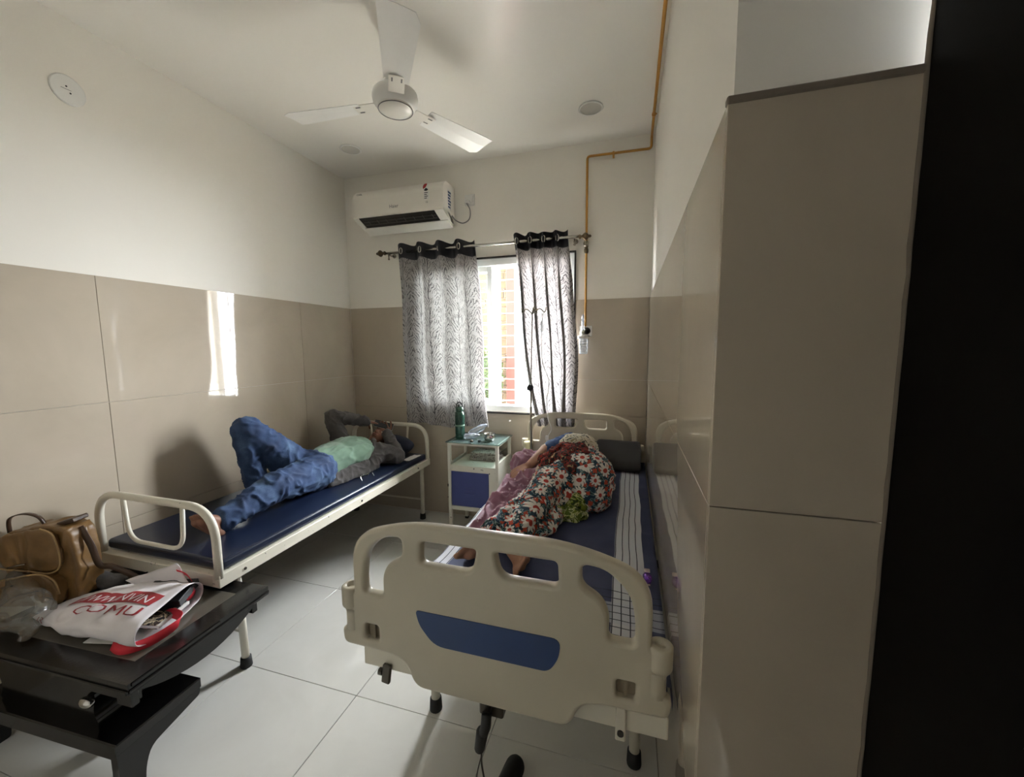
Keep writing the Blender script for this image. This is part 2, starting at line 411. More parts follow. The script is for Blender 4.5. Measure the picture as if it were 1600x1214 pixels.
# ---------------------------------------------------------------- room
b = BM(); box(b, -.05, YF-.1, -.06, XP+.3, .25, -.008); fl = struct('floor', b, 'floor_grout')
def floor_tile(x0, y0, x1, y1):
    b = BM(); box(b, x0+.0012, y0+.0012, -.012, x1-.0012, y1-.0012, 0, .0008); link('floor_tile', b, 'floor', fl)
xs = [0, .148, .746, 1.345, 1.943, W, XP]; ys = [0, -.59, -1.186, -1.784, YP, -2.98, -3.578, YF]
xs = [0, .148, .746, 1.345, 1.943, W]
for i in range(len(xs)-1):
    for j in range(len(ys)-1): floor_tile(xs[i], ys[j+1], xs[i+1], ys[j])
for j in range(4, len(ys)-1): floor_tile(W, ys[j+1], XP, ys[j])
b = BM(); box(b, -.15, YF-.1, H, XP+.3, .25, H+.1); struct('ceiling', b, 'ceil')
T = .009
b = BM(); box(b, -.15, YF-.1, -.06, -T, .25, H); wl = struct('wall_left', b, 'paint')
WX0, WX1, WZ0, WZ1 = .62, 2.0, .925, 2.15
b = BM()
for q in [(-.15, 0-0+T, -.06, WX0, .25, H), (WX1, T, -.06, XP+.3, .25, H), (WX0, T, -.06, WX1, .25, WZ0), (WX0, T, WZ1, WX1, .25, H)]: box(b, *q)
wb = struct('wall_back', b, 'paint')
b = BM(); box(b, W+T, YP+T, -.06, XP+.3, T, H); wr = struct('wall_right', b, 'paint')
b = BM(); box(b, -.15, YF-.1, -.06, XP+.3, YF, H); wf = struct('wall_front', b, 'paint')
def wtile(parent, x0, y0, z0, x1, y1, z1):
    b = BM(); box(b, x0, y0, z0, x1, y1, z1, .0007); link('wall_tile', b, 'tile', parent)
g = .0009
rows = [(0, .6), (.6, 1.2), (1.2, 1.8)]
yl = [0, -.572, -1.784, -2.984, YF]
for z0, z1 in rows:
    for j in range(4): wtile(wl, -T-.004, yl[j+1]+g, z0+g, 0, yl[j]-g, z1-g)
    for x0, x1 in [(0, 1.2), (1.2, W)]:
        if z0 == 0: wtile(wb, x0+g, 0, z0+g, x1-g, T+.004, z1-g)
        elif z0 == .6:
            cuts = [(x0, x1, z0, WZ0)] + ([(x0, WX0, WZ0, z1)] if x0 < WX0 else []) + ([(WX1, x1, WZ0, z1)] if x1 > WX1 else [])
            for c in cuts: wtile(wb, c[0]+g, 0, c[2]+g, c[1]-g, T+.004, c[3]-g)
        else:
            c = (x0, WX0) if x0 < WX0 else (WX1, x1)
            wtile(wb, c[0]+g, 0, z0+g, c[1]-g, T+.004, z1-g)
    yr = [0, -1.15, YP]
    for j in range(2): wtile(wr, W, yr[j+1]+(g if j == 0 else T+.006), z0+g, W+T+.004, yr[j]-g, z1-g)
    wtile(wr, W, YP, z0+g, XP, YP+T+.004, z1-g)
b = BM(); box(b, W-.0015, YP-.003, 1.797, XP, YP+.012, 1.808, .002); struct('trim_1', b, 'grout')
# uneven caulk bead where the tiled return meets the dark door frame
b = BM(); pts = []; rad = []
for k in range(80):
    z = k/79*H; pts.append((XP-.001+noise.noise((0, 0, z*30))*.0025, YP-.001, z)); rad.append(.003+.0015*abs(noise.noise((3, 0, z*50))))
tube(b, pts, .003, 6, radii=rad); struct('trim_2', b, 'grout', True)
# dark door leaf standing beside the tiled return
b = BM(); box(b, XP, -3.30, .01, XP+.045, YP+.002, H-.01, .003); d1 = struct('door_1', b, 'doorblack')
b = BM(); box(b, XP-.012, -3.20, .25, XP, -2.62, 1.1, .004); box(b, XP-.012, -3.20, 1.25, XP, -2.62, 2.6, .004); link('panel', b, 'doorblack', d1)
b = BM(); box(b, XP, YF, 0, XP+.3, -3.30, H); struct('wall_side', b, 'darkwall')

# ---------------------------------------------------------------- window
b = BM()
box(b, WX0, .02, WZ0, WX0+.05, .12, WZ1); box(b, WX1-.05, .02, WZ0, WX1, .12, WZ1)
box(b, WX0+.05, .02, WZ0, WX1-.05, .12, WZ0+.045); box(b, WX0+.05, .02, WZ1-.05, WX1-.05, .12, WZ1)
win = struct('window_1', b, 'upvc')
def sash(x0, x1, y, open_=False):
    b = BM(); z0, z1, w, d = WZ0+.05, WZ1-.055, .042, .014
    box(b, x0, y-d, z0, x0+w, y+d, z1, .003); box(b, x1-w, y-d, z0, x1, y+d, z1, .003)
    box(b, x0+w, y-d, z0, x1-w, y+d, z0+w, .003); box(b, x0+w, y-d, z1-w, x1-w, y+d, z1, .003)
    f = link('window_frame', b, 'upvc', win)
    b = BM(); box(b, x0+w, y-.002, z0+w, x1-w, y+.002, z1-w); link('glass_pane', b, 'glass', f)
sash(WX0+.05, 1.335, .045)
sash(WX0+.10, 1.385, .085)
b = BM()
for q in [(WX0-.012, -.004, WZ0, WX0, .02, WZ1+.012), (WX1, -.004, WZ0, WX1+.012, .02, WZ1+.012), (WX0, -.004, WZ1, WX1, .02, WZ1+.012)]: box(b, *q)
link('window_surround', b, 'granite', win)
b = BM(); box(b, WX0-.012, -.018, WZ0-.016, WX1+.012, .02, WZ0-.001, .004); link('window_sill', b, 'granite', win)
for i in range(13):
    z = WZ0+.07+i*.092; b = BM(); tube(b, [(WX0+.005, .17, z), (WX1-.005, .17, z)], .0045, 6); link('grille_bar', b, 'grill', win)
for x in (.95, 1.30, 1.655):
    b = BM(); box(b, x-.006, .163, WZ0+.001, x+.006, .177, WZ1-.001); link('grille_upright', b, 'grill', win)

# ---------------------------------------------------------------- outside
b = BM(); box(b, -8, .26, -.7, 10, 12, -.5); struct('ground', b, 'concrete')
b = BM()
for q in [(-5, .262, -.5, WX0-.01, .34, 7), (WX1+.01, .262, -.5, 8, .34, 7), (WX0-.01, .262, -.5, WX1+.01, .34, WZ0-.02), (WX0-.01, .262, WZ1+.02, WX1+.01, .34, 7)]: box(b, *q)
struct('wall_exterior', b, 'concrete')
b = BM(); box(b, -1.6, 1.9, 3.5, 1.05, 4.6, 3.6); box(b, -1.6, 2.9, -.5, .68, 3.0, 3.49); struct('shade_canopy', b, 'concrete')  # unseen canopy on a rear wall, added to keep sky light off the stone
t = thing('stone_wall', 'pale stone block wall beside red column seen through window gap', 'wall', (.45, 2.56, -.5))
b = BM(); box(b, .12, 2.56, -.5, .70, 2.74, 3.4); link('mortar', b, 'concrete', t)
z = -.5; k = 0
while z < 3.35:
    x = .12 - (.11 if k % 2 else 0); hh = random.uniform(.10, .14)
    while x < .70:
        ww = random.uniform(.16, .26); a, c = max(x, .12), min(x+ww, .70)
        if c-a > .03:
            b = BM(); box(b, a+.004, 2.535+random.uniform(0, .012), z+.004, c-.004, 2.60, z+hh-.004, .006); link('stone_block', b, 'stone', t)
        x += ww
    z += hh; k += 1
b = BM(); box(b, .705, 2.42, -.5, .835, 2.70, 3.6, .006); box(b, .68, 2.40, -.5, .86, 2.72, -.2, .01); box(b, .69, 2.41, 3.3, .85, 2.71, 3.42, .01)
solo('red_column', b, 'redcol', 'red painted square column outside beyond the window bars', 'column', (.77, 2.56, -.5))
t = thing('shrub', 'yellow green leafy shrub before the stone wall outside window', 'shrub', (.5, 2.2, -.5))
b = BM(); tube(b, [(.5, 2.2, -.5), (.52, 2.2, .4), (.5, 2.22, 1.1)], .03, 8, radii=[.035, .025, .012])
for a in range(5): tube(b, [(.51, 2.2, .3+a*.15), (.51+.2*cos(a*2), 2.2+.1*sin(a*2), .8+a*.15)], .01, 6, radii=[.012, .005])
link('stem', b, 'bark', t)
vs, fs = [], []
for i in range(2600):
    d = Vector((random.gauss(0, 1), random.gauss(0, 1), random.gauss(0, 1))).normalized()*random.uniform(.5, 1)
    c = Vector((.50+d.x*.21, 2.25+d.y*.16, 1.02+d.z*.48)); a = Vector((random.uniform(-1, 1), random.uniform(-1, 1), random.uniform(-.5, .5))).normalized()*.028
    q = a.cross(Vector((random.random(), random.random(), random.random()))).normalized()*.012; n = len(vs)
    vs += [c-a, c+q, c+a, c-q]; fs.append((n, n+1, n+2, n+3))
me = bpy.data.meshes.new('foliage'); me.from_pydata([tuple(v) for v in vs], [], fs); o = link('foliage', me, 'leaf', t); o['kind'] = 'stuff'

# ---------------------------------------------------------------- curtains
def curtain(left, right, ztop, nf, amp, label, loc, seed, bulge, hemcut, xo=.014):
    """left/right: functions t(0 top..1 bottom)->x ; nf folds"""
    t = thing('curtain', label, 'curtain', loc, group='leaf print curtains on the rod')
    NU, NV = nf*18, 90; Wc = 1.35*.72
    def pt(i, j):
        s = i/NU; tt = j/NV; L, R = left(tt), right(tt)
        x = L+(R-L)*s; ph = s*nf*2*pi
        A = amp*(1-.25*tt)*(.8+.4*noise.noise((s*3+seed, tt*1.5, 0)))
        ph2 = ph+tt*1.2*noise.noise((seed, tt*2.0, s))
        y = -.085-A*sin(ph2)+.012*noise.noise((s*9+seed, tt*5, 1))+bulge(s, tt)
        x += xo*cos(ph2)*(1 if 0 < s < 1 else 0)*min(1, tt*4)+.012*noise.noise((s*5+seed, tt*3, 4))*tt
        z = ztop(s)-(ztop(s)-hemcut(s))*tt
        return (x, min(y, -.024), z)
    jb = 7
    def part(name, j0, j1, mat, off=0.0):
        vs = []; uv = []
        for j in range(j0, j1+1):
            for i in range(NU+1): vs.append(pt(i, j)); uv.append((i/NU*Wc+seed*.37, -j/NV*1.5))
        n = NU+1; fs = [(a*n+i, a*n+i+1, (a+1)*n+i+1, (a+1)*n+i) for a in range(j1-j0) for i in range(NU)]
        me = bpy.data.meshes.new(name); me.from_pydata(vs, [], fs)
        ul = me.uv_layers.new(); 
        for lp in me.loops: ul.data[lp.index].uv = uv[lp.vertex_index]
        return link(name, me, mat, t, smooth=True)
    part('cloth', jb, NV, 'curtain'); part('header_band', 0, jb, 'band')
    return t, pt, NU, nf
def zl(s): return 2.292-.012*s+.008*sin(s*8*pi)
cl, ptl, NUl, nfl = curtain(lambda t: .56+.012*sin(t*5)+.045*t*t, lambda t: 1.235+.10*t+.012*sin(t*6), zl, 4, .042,
    'left leaf print curtain, spread wide with black eyelet header', (.9, -.085, .79), 1.3, lambda s, t: 0, lambda s: .80+.012*sin(s*9))
def rl(t): return 1.55+.17*t**1.3+.02*sin(t*7)
def rr(t): return 1.962+.042*math.exp(-((t-.62)/.25)**2)+.03*t
cr, ptr, NUr, nfr = curtain(rl, rr, lambda s: 2.29+.006*sin(s*20), 4, .044,
    'right leaf print curtain, bunched narrow beside the oxygen pipe', (1.8, -.085, .84), 5.1,
    lambda s, t: 0, lambda s: .84, .030)
RODY, RODZ = -.085, 2.235
for (tt, pt, NU, nf) in ((cl, ptl, NUl, nfl), (cr, ptr, NUr, nfr)):
    for k in range(nf):
        for q in (.25,):
            i = int((k+q+.02)/nf*NU); p = pt(i, 3)
            b = BM(); tube(b, [(p[0]+.004+.021*.55*cos(a), RODY-.03+0*a, RODZ+.024*sin(a)) for a in [2*pi*m/14 for m in range(14)]], .0042, 6, closed=True)
            link('eyelet_ring', b, 'steel', tt, smooth=True)
t = thing('curtain_rod', 'steel curtain rod with knobbed finials above window', 'curtain rod', (1.24, -.085, 2.235))
b = BM(); tube(b, [(.44, RODY, RODZ-.004), (2.04, RODY, RODZ+.004)], .011, 12); link('rod', b, 'steel', t, smooth=True)
for x, s in ((.44, -1), (2.04, 1)):
    b = BM(); lathe(b, [(.011, 0), (.017, .004), (.017, .012), (.009, .018), (.013, .026), (.026, .042), (.028, .05), (.020, .064), (.009, .072), (.012, .08), (.004, .09)], (x, RODY, RODZ), (s, 0, 0), 12)
    link('finial', b, 'bronze', t, smooth=True)
    b = BM(); xx = x-.03*s; tube(b, [(xx, -.001, RODZ-.01), (xx, -.05, RODZ-.018), (xx, RODY, RODZ-.014)], .006, 8); lathe(b, [(.018, 0), (.018, .006), (.012, .01)], (xx, 0, RODZ-.01), (0, -1, 0), 12)
    lathe(b, [(.005, 0), (.005, .03), (.008, .034), (.008, .042), (.002, .045)], (xx, RODY, RODZ-.014), (0, 0, -1), 10)
    link('bracket', b, 'gold', t, smooth=True)

# ---------------------------------------------------------------- air conditioner and wall fittings
AX0, AX1 = .235, 1.035
AC = t = thing('air_conditioner', 'white split air conditioner with open louvre high on wall', 'air conditioner', (.635, 0, 2.43))
b = BM(); prof = fillet([(-.002, 2.715), (-.155, 2.715), (-.205, 2.665), (-.205, 2.505), (-.188, 2.485), (-.160, 2.505), (-.075, 2.455), (-.06, 2.432), (-.002, 2.432)], [.0, .02, .03, .01, .004, .004, .004, .008, 0], 4)
prism(b, [(p.x, p.y) for p in prof] if False else [(p[0], p[1]) for p in prof], 'x', AX0, AX1)
body = link('body', b, 'acwhite', t)
b = BM(); prism(b, [(-.190, 2.512), (-.198, 2.49), (-.07, 2.438), (-.06, 2.452)], 'x', AX0+.045, AX1-.075); 
for a, c in ((AX0, AX0+.045), (AX1-.075, AX1)):
    pass
link('air_outlet', b, 'acdark', t)
for k in range(4):
    b = BM(); yy = -.183+.028*k; zz = 2.487-.0135*k; box(b, AX0+.06, yy-.0015, zz-.003, AX1-.09, yy+.0015, zz-.0005); link('louvre', b, 'greyprint', t)
for k in range(8):
    b = BM(); x = AX0+.11+k*.082; box(b, x-.001, -.17, 2.466, x+.001, -.13, 2.474, rot=E3(x=-22)); link('deflector', b, 'greyprint', t)
b = BM(); prism(b, [(-.10, 2.446), (-.105, 2.440), (-.035, 2.398), (-.012, 2.410), (-.012, 2.434), (-.05, 2.434)], 'x', AX0+.03, AX1-.01); link('flap', b, 'acwhite', t)
b = BM(); prism(b, [(-.205, 2.505), (-.207, 2.49), (-.07, 2.433), (-.03, 2.433), (-.03, 2.46), (-.10, 2.50)], 'x', AX1-.075, AX1); link('lower_cheek', b, 'acwhite', t)
b = BM(); prism(b, [(-.205, 2.505), (-.207, 2.49), (-.07, 2.433), (-.03, 2.433), (-.03, 2.46), (-.10, 2.50)], 'x', AX0, AX0+.045); link('lower_cheek', b, 'acwhite', t)
AF = -.2056
link('brand_lettering', text('Haier', .036, basis((.61, AF, 2.555), (1, 0, 0), (0, 0, 1))), 'greyprint', t)
link('small_lettering', text('COOL', .018, basis((.30, AF, 2.672), (1, 0, 0), (0, 0, 1))), 'blackprint', t)
b = BM(); lathe(b, [(.027, 0), (.027, .001)], (.895, AF, 2.665), (0, -1, 0), 20); s1 = link('rating_sticker', b, 'paper', t)
b = BM()
pp = [(.895+.025*cos(a), 2.665+.025*sin(a)) for a in [radians(60+15*i) for i in range(11)]]+[(.895, 2.665)]
prism(b, pp, 'y', AF-.0018, AF-.001); link('sticker_print', b, 'redsticker', s1)
b = BM(); pp = [(.895+.025*cos(a), 2.662+.025*sin(a)) for a in [radians(225+12*i) for i in range(9)]]+[(.895, 2.66)]
prism(b, pp, 'y', AF-.0018, AF-.001); link('sticker_print', b, 'blackprint', s1)
b = BM(); box(b, .874, AF-.001, 2.575, .922, AF, 2.635); s2 = link('energy_label', b, 'paper', t)
for k in range(4):
    b = BM(); box(b, .88, AF-.0016, 2.583+k*.013, .880+(.03 if k % 2 else .022), AF-.001, 2.588+k*.013); link('label_print', b, 'blackprint', s2)
link('label_print', text('12', .02, basis((.898, AF, 2.556), (1, 0, 0), (0, 0, 1))), 'greyprint', t)
b = BM(); box(b, AX1, -.125, 2.52, AX1+.0008, -.065, 2.67); s3 = link('side_label', b, 'paper', t)
for k in range(6):
    b = BM(); box(b, AX1+.0008, -.12, 2.53+k*.022, AX1+.0016, -.08+(k % 3)*.006, 2.545+k*.022); link('label_print', b, 'greensticker', s3)
t = thing('power_socket', 'white power socket with plug beside air conditioner', 'socket', (1.17, 0, 2.55))
b = BM(); box(b, 1.128, -.012, 2.565, 1.212, -.001, 2.650, .003); link('plate', b, 'white', t)
b = BM(); box(b, 1.178, -.018, 2.585, 1.200, -.012, 2.635, .002); link('rocker_switch', b, 'white', t)
b = BM(); box(b, 1.138, -.04, 2.575, 1.172, -.012, 2.605, .004); link('plug', b, 'white', t)
b = BM(); tube(b, smooth_path([(1.155, -.035, 2.576), (1.185, -.04, 2.52), (1.175, -.035, 2.455), (1.12, -.03, 2.43), (1.06, -.03, 2.455), (1.034, -.05, 2.49)]), .0045, 8)
link('power_cord', b, 'greyprint', AC, smooth=True)

# copper oxygen pipe
t = thing('oxygen_pipe', 'orange copper oxygen pipe running down wall from ceiling corner', 'pipe', (2.09, -.03, 1.6))
r = .0085; yb = -.016
path = [(2.520, -2.3, 2.885), (2.520, -.30, 2.885), (2.520, yb, 2.885)]
path2 = fillet([(2.522, -2.35, 2.882), (2.522, -.02, 2.882), (2.522, yb-.002, 2.80), (2.088, yb, 2.806), (2.088, yb, 1.60)], .022, 5, closed=False)
b = BM(); tube(b, path2, r, 10); link('tube', b, 'copper', t, smooth=True)
for x, y, z, ax in ((2.522, -.28, 2.882, (0, 1, 0)), (2.522, -1.3, 2.882, (0, 1, 0)), (2.27, yb, 2.804, (1, 0, 0))):
    b = BM(); lathe(b, [(.013, -.006), (.013, .006)], (x, y, z), ax, 12); box(b, x-.006, y-.0 if ax[0] == 0 else y-.016, z-.03 if ax[0] else z, x+.006 if ax[0] else W, y+.006 if ax[0] == 0 else y+.012, z+.006); link('pipe_clamp', b, 'copper', t)
b = BM(); lathe(b, [(.012, 0), (.016, .01), (.016, .03), (.012, .04), (.015, .05), (.015, .075), (.010, .09)], (2.088, yb, 2.13), (0, 0, 1), 12); link('valve', b, 'bronze', t, smooth=True)
b = BM(); lathe(b, [(.006, 0), (.006, .02), (.02, .022), (.02, .03), (.006, .033)], (2.088, yb, 2.195), (0, -1, 0), 12); link('valve_handle', b, 'gold', t, smooth=True)
t = thing('oxygen_outlet', 'oxygen flowmeter with clear humidifier bottle on white wall plate', 'flowmeter', (2.09, 0, 1.4))
b = BM(); box(b, 2.045, -.014, 1.525, 2.137, -.001, 1.605, .003); link('plate', b, 'white', t)
b = BM(); lathe(b, [(.026, 0), (.026, .006), (.018, .012), (.018, .03), (.010, .034), (.010, .05)], (2.100, -.014, 1.567), (0, -1, 0), 18); link('connector', b, 'darksteel', t, smooth=True)
b = BM(); lathe(b, [(.008, 0), (.010, .006), (.010, .125), (.006, .13)], (2.075, -.055, 1.555), (0, 0, 1), 12); link('flow_tube', b, 'clear', t, smooth=True)
b = BM(); lathe(b, [(.016, 0), (.016, .03), (.009, .04)], (2.075, -.055, 1.535), (0, 0, 1), 14); box(b, 2.07, -.055, 1.56, 2.10, -.045, 1.572); link('valve_body', b, 'steel', t, smooth=True)
b = BM(); lathe(b, [(.040, 0), (.042, .004), (.042, .020), (.030, .026)], (2.080, -.055, 1.508), (0, 0, 1), 20); link('lid', b, 'white', t, smooth=True)
b = BM(); lathe(b, [(.028, 0), (.031, .004), (.034, .10), (.034, .112)], (2.080, -.055, 1.396), (0, 0, 1), 20); link('jar', b, 'clear', t, smooth=True)
for k in range(5):
    b = BM(); tube(b, [(2.08+.0345*cos(a), -.055+.0345*sin(a), 1.415+k*.018) for a in [radians(-150+i*15) for i in range(9)]], .0012, 5); link('scale_mark', b, 'greyprint', t)

# ceiling lights, round wall cover, fan
for (x, y), lab in (((.405, -.425), 'round ceiling lamp left of fan above air conditioner'), ((2.148, -.415), 'round ceiling lamp right of fan near copper pipe')):
    t = thing('ceiling_lamp', lab, 'lamp', (x, y, H), group='recessed ceiling lamps')
    b = BM(); lathe(b, [(.062, -.0005), (.074, -.001), (.076, -.006), (.072, -.009), (.064, -.008)], (x, y, H), (0, 0, 1), 32, cap=False); link('rim', b, 'white', t, smooth=True)
    b = BM(); lathe(b, [(.064, -.001), (.064, -.006), (.03, -.007)], (x, y, H), (0, 0, 1), 32); link('diffuser', b, 'lampdisc', t)
t = thing('cover_plate', 'round white cover plate with small holes on left wall', 'cover plate', (0, -1.80, 2.60))
b = BM(); lathe(b, [(.062, -.008), (.062, .000), (.058, .003)], (-.0055, -1.80, 2.60), (1, 0, 0), 32); link('disc', b, 'white', t)
for dy, dz in ((-.006, .012), (.006, -.012)):
    b = BM(); lathe(b, [(.0035, 0), (.0035, .0012)], (-.0023, -1.80+dy, 2.60+dz), (1, 0, 0), 10); link('screw_hole', b, 'blackprint', t)
b = BM(); box(b, -.0024, -1.825, 2.599, -.0019, -1.79, 2.6008); link('slot', b, 'greyprint', t)
FX, FY, FZ = 1.322, -1.283, 2.597
t = thing('ceiling_fan', 'white three blade ceiling fan hanging from rod', 'fan', (FX, FY, H))
b = BM(); lathe(b, [(.02, 0), (.055, -.002), (.062, -.02), (.045, -.06), (.022, -.075)], (FX, FY, H), (0, 0, 1), 24); link('canopy', b, 'white', t, smooth=True)
b = BM(); lathe(b, [(.015, FZ+.04-H), (.015, -.06)], (FX, FY, H), (0, 0, 1), 16); link('down_rod', b, 'white', t, smooth=True)
b = BM(); lathe(b, [(.022, .12), (.05, .10), (.055, .075), (.03, .062)], (FX, FY, FZ), (0, 0, 1), 24); link('lower_canopy', b, 'white', t, smooth=True)
b = BM(); lathe(b, [(.03, .075), (.085, .06), (.102, .045), (.106, .025), (.102, .005), (.09, -.012), (.083, -.02)], (FX, FY, FZ), (0, 0, 1), 36); link('motor_housing', b, 'white', t, smooth=True)
b = BM(); lathe(b, [(.083, -.018), (.078, -.026), (.074, -.023), (.068, -.030), (.045, -.038), (.02, -.041), (.001, -.042)], (FX, FY, FZ), (0, 0, 1), 36); link('bottom_cap', b, 'acwhite', t, smooth=True)
b = BM(); tube(b, [(FX+.079*cos(a), FY+.079*sin(a), FZ-.0265) for a in [2*pi*m/36 for m in range(36)]], .0022, 6, closed=True); link('trim_ring', b, 'greyprint', t, smooth=True)
for k, a in enumerate((64.4, 184.4, 304.4)):
    R_ = Matrix.Rotation(radians(a), 4, 'Z'); b = BM()
    L0, L1 = .17, .57; n = 10; top = []
    for j in range(n+1):
        s = j/n; x = L0+(L1-L0)*s; w0 = .045+.020*s; w1 = -.050-.022*s
        if j == n: w0 -= .02; w1 += .004
        for w in (w0, (w0+w1)/2, w1):
            top.append((x, w*1.12, -.013*(w/.06)+.005*(1-(w/.07)**2)))
    V0 = [b.verts.new(p) for p in top]; V1 = [b.verts.new((p[0], p[1], p[2]+.003)) for p in top]
    for j in range(n):
        for m in range(2):
            q = j*3+m; b.faces.new((V0[q], V0[q+3], V0[q+4], V0[q+1])); b.faces.new((V1[q], V1[q+1], V1[q+4], V1[q+3]))
    loop = [j*3 for j in range(n+1)]+[n*3+1]+[j*3+2 for j in range(n, -1, -1)]+[1]
    for q in range(len(loop)): i0, i1 = loop[q], loop[(q+1) % len(loop)]; b.faces.new((V0[i0], V0[i1], V1[i1], V1[i0]))
    bmesh.ops.transform(b, matrix=Matrix.Translation((FX, FY, FZ)) @ R_, verts=b.verts)
    bl = link('blade', b, 'white', t, smooth=False)
    b = BM(); box(b, .095, -.035, -.002, .21, .035, .002, .001); bmesh.ops.transform(b, matrix=Matrix.Translation((FX, FY, FZ)) @ R_, verts=b.verts); link('blade_bracket', b, 'acwhite', bl)
    for sy in (-.02, .02):
        b = BM(); box(b, .173, sy-.003, -.0035, .197, sy+.003, -.002)
        bmesh.ops.transform(b, matrix=Matrix.Translation((FX, FY, FZ)) @ R_, verts=b.verts); link('blade_screw', b, 'greyprint', bl)

# ---------------------------------------------------------------- left bed: plain steel cot
t = thing('steel_cot', 'cream enamelled steel cot with tubular end hoops against left wall', 'bed', (.42, -1.03, 0))
CX0, CX1, CY0, CY1, CZ0, CZ1 = .035, .805, -1.915, -.10, .462, .515
for x0, x1 in ((CX0, CX0+.035), (CX1-.035, CX1)):
    b = BM(); box(b, x0, CY0, CZ0, x1, CY1, CZ1, .002); link('side_rail', b, 'enamel', t)
for y0, y1 in ((CY0, CY0+.035), (CY1-.035, CY1)):
    b = BM(); box(b, CX0+.035, y0, CZ0, CX1-.035, y1, CZ1, .002); link('end_rail', b, 'enamel', t)
for k in range(4):
    y = CY0+.3+k*.4; b = BM(); box(b, CX0+.036, y, CZ0+.006, CX1-.036, y+.03, CZ1-.006); link('cross_bar', b, 'enamel', t)
for x in (.085, .752):
    for y, yo in ((-1.79, -1.80), (-.156, -.15)):
        b = BM(); tube(b, [(x, y, .03), (x, yo, CZ0+.001)], .0165, 14); lg = link('leg', b, 'enamel', t, smooth=True)
        b = BM(); lathe(b, [(.024, 0), (.025, .004), (.022, .045), (.018, .047)], (x, y, 0), (0, 0, 1), 16); link('rubber_foot', b, 'rubber', lg, smooth=True)
for y, yo in ((-1.79, -1.80), (-.156, -.15)):
    b = BM(); tube(b, [(.085, y, .17), (.752, y, .17)], .008, 8); link('stretcher', b, 'enamel', t)
for y, lab in ((CY0+.012, None), (-.118, None)):
    b = BM(); p = fillet([(.065, y, .50), (.065, y, .80), (.79, y, .80), (.79, y, .50)], .215, 12, closed=False); tube(b, p, .0165, 14); h = link('end_hoop', b, 'enamel', t, smooth=True)
    b = BM(); p = fillet([(.245, y, .785), (.262, y, .595), (.595, y, .595), (.612, y, .785)], .075, 8, closed=False); tube(b, p, .009, 10); link('inner_hoop', b, 'enamel', h, smooth=True)
for y in (-1.80, -1.0, -.3):
    b = BM(); lathe(b, [(.007, 0), (.006, .004)], (CX1, y, .488), (1, 0, 0), 8); link('bolt', b, 'darksteel', t)

def cushion(x0, y0, z0, x1, y1, z1, r=.02, nx=24, ny=60, wob=.004, seed=0):
    b = BM(); box(b, x0, y0, z0, x1, y1, z1, r, seg=4)
    return b
b = BM(); box(b, .06, -1.885, .516, .788, -.135, .563, .016, seg=4)
me = bpy.data.meshes.new('mattress'); b.to_mesh(me); b.free()
t2 = thing('mattress', 'thin navy rexine mattress on the cream steel cot', 'mattress', (.42, -1.03, .516))
link('cover', me, 'rexine', t2, smooth=False)
b = BM(); tube(b, fillet([(.066, -1.878, .556), (.782, -1.878, .556), (.782, -.142, .556), (.066, -.142, .556)], .016, 4), .0035, 6, closed=True); link('piping', b, 'rexine', t2, smooth=True)
# navy pillow behind his head
b = BM(); ell(b, (.50, -.225, .645), (.23, .075, .085), E3(x=-18)); box(b, .33, -.29, .57, .68, -.17, .69, .03)
me = remesh(b, .012, 6); folds(me, .006, (8, 8, 8)); clampz(me, .564)
solo('pillow', me, 'pillow_navy', 'dark navy pillow behind the lying man against cot hoop', 'pillow', (.48, -.22, .564), True)

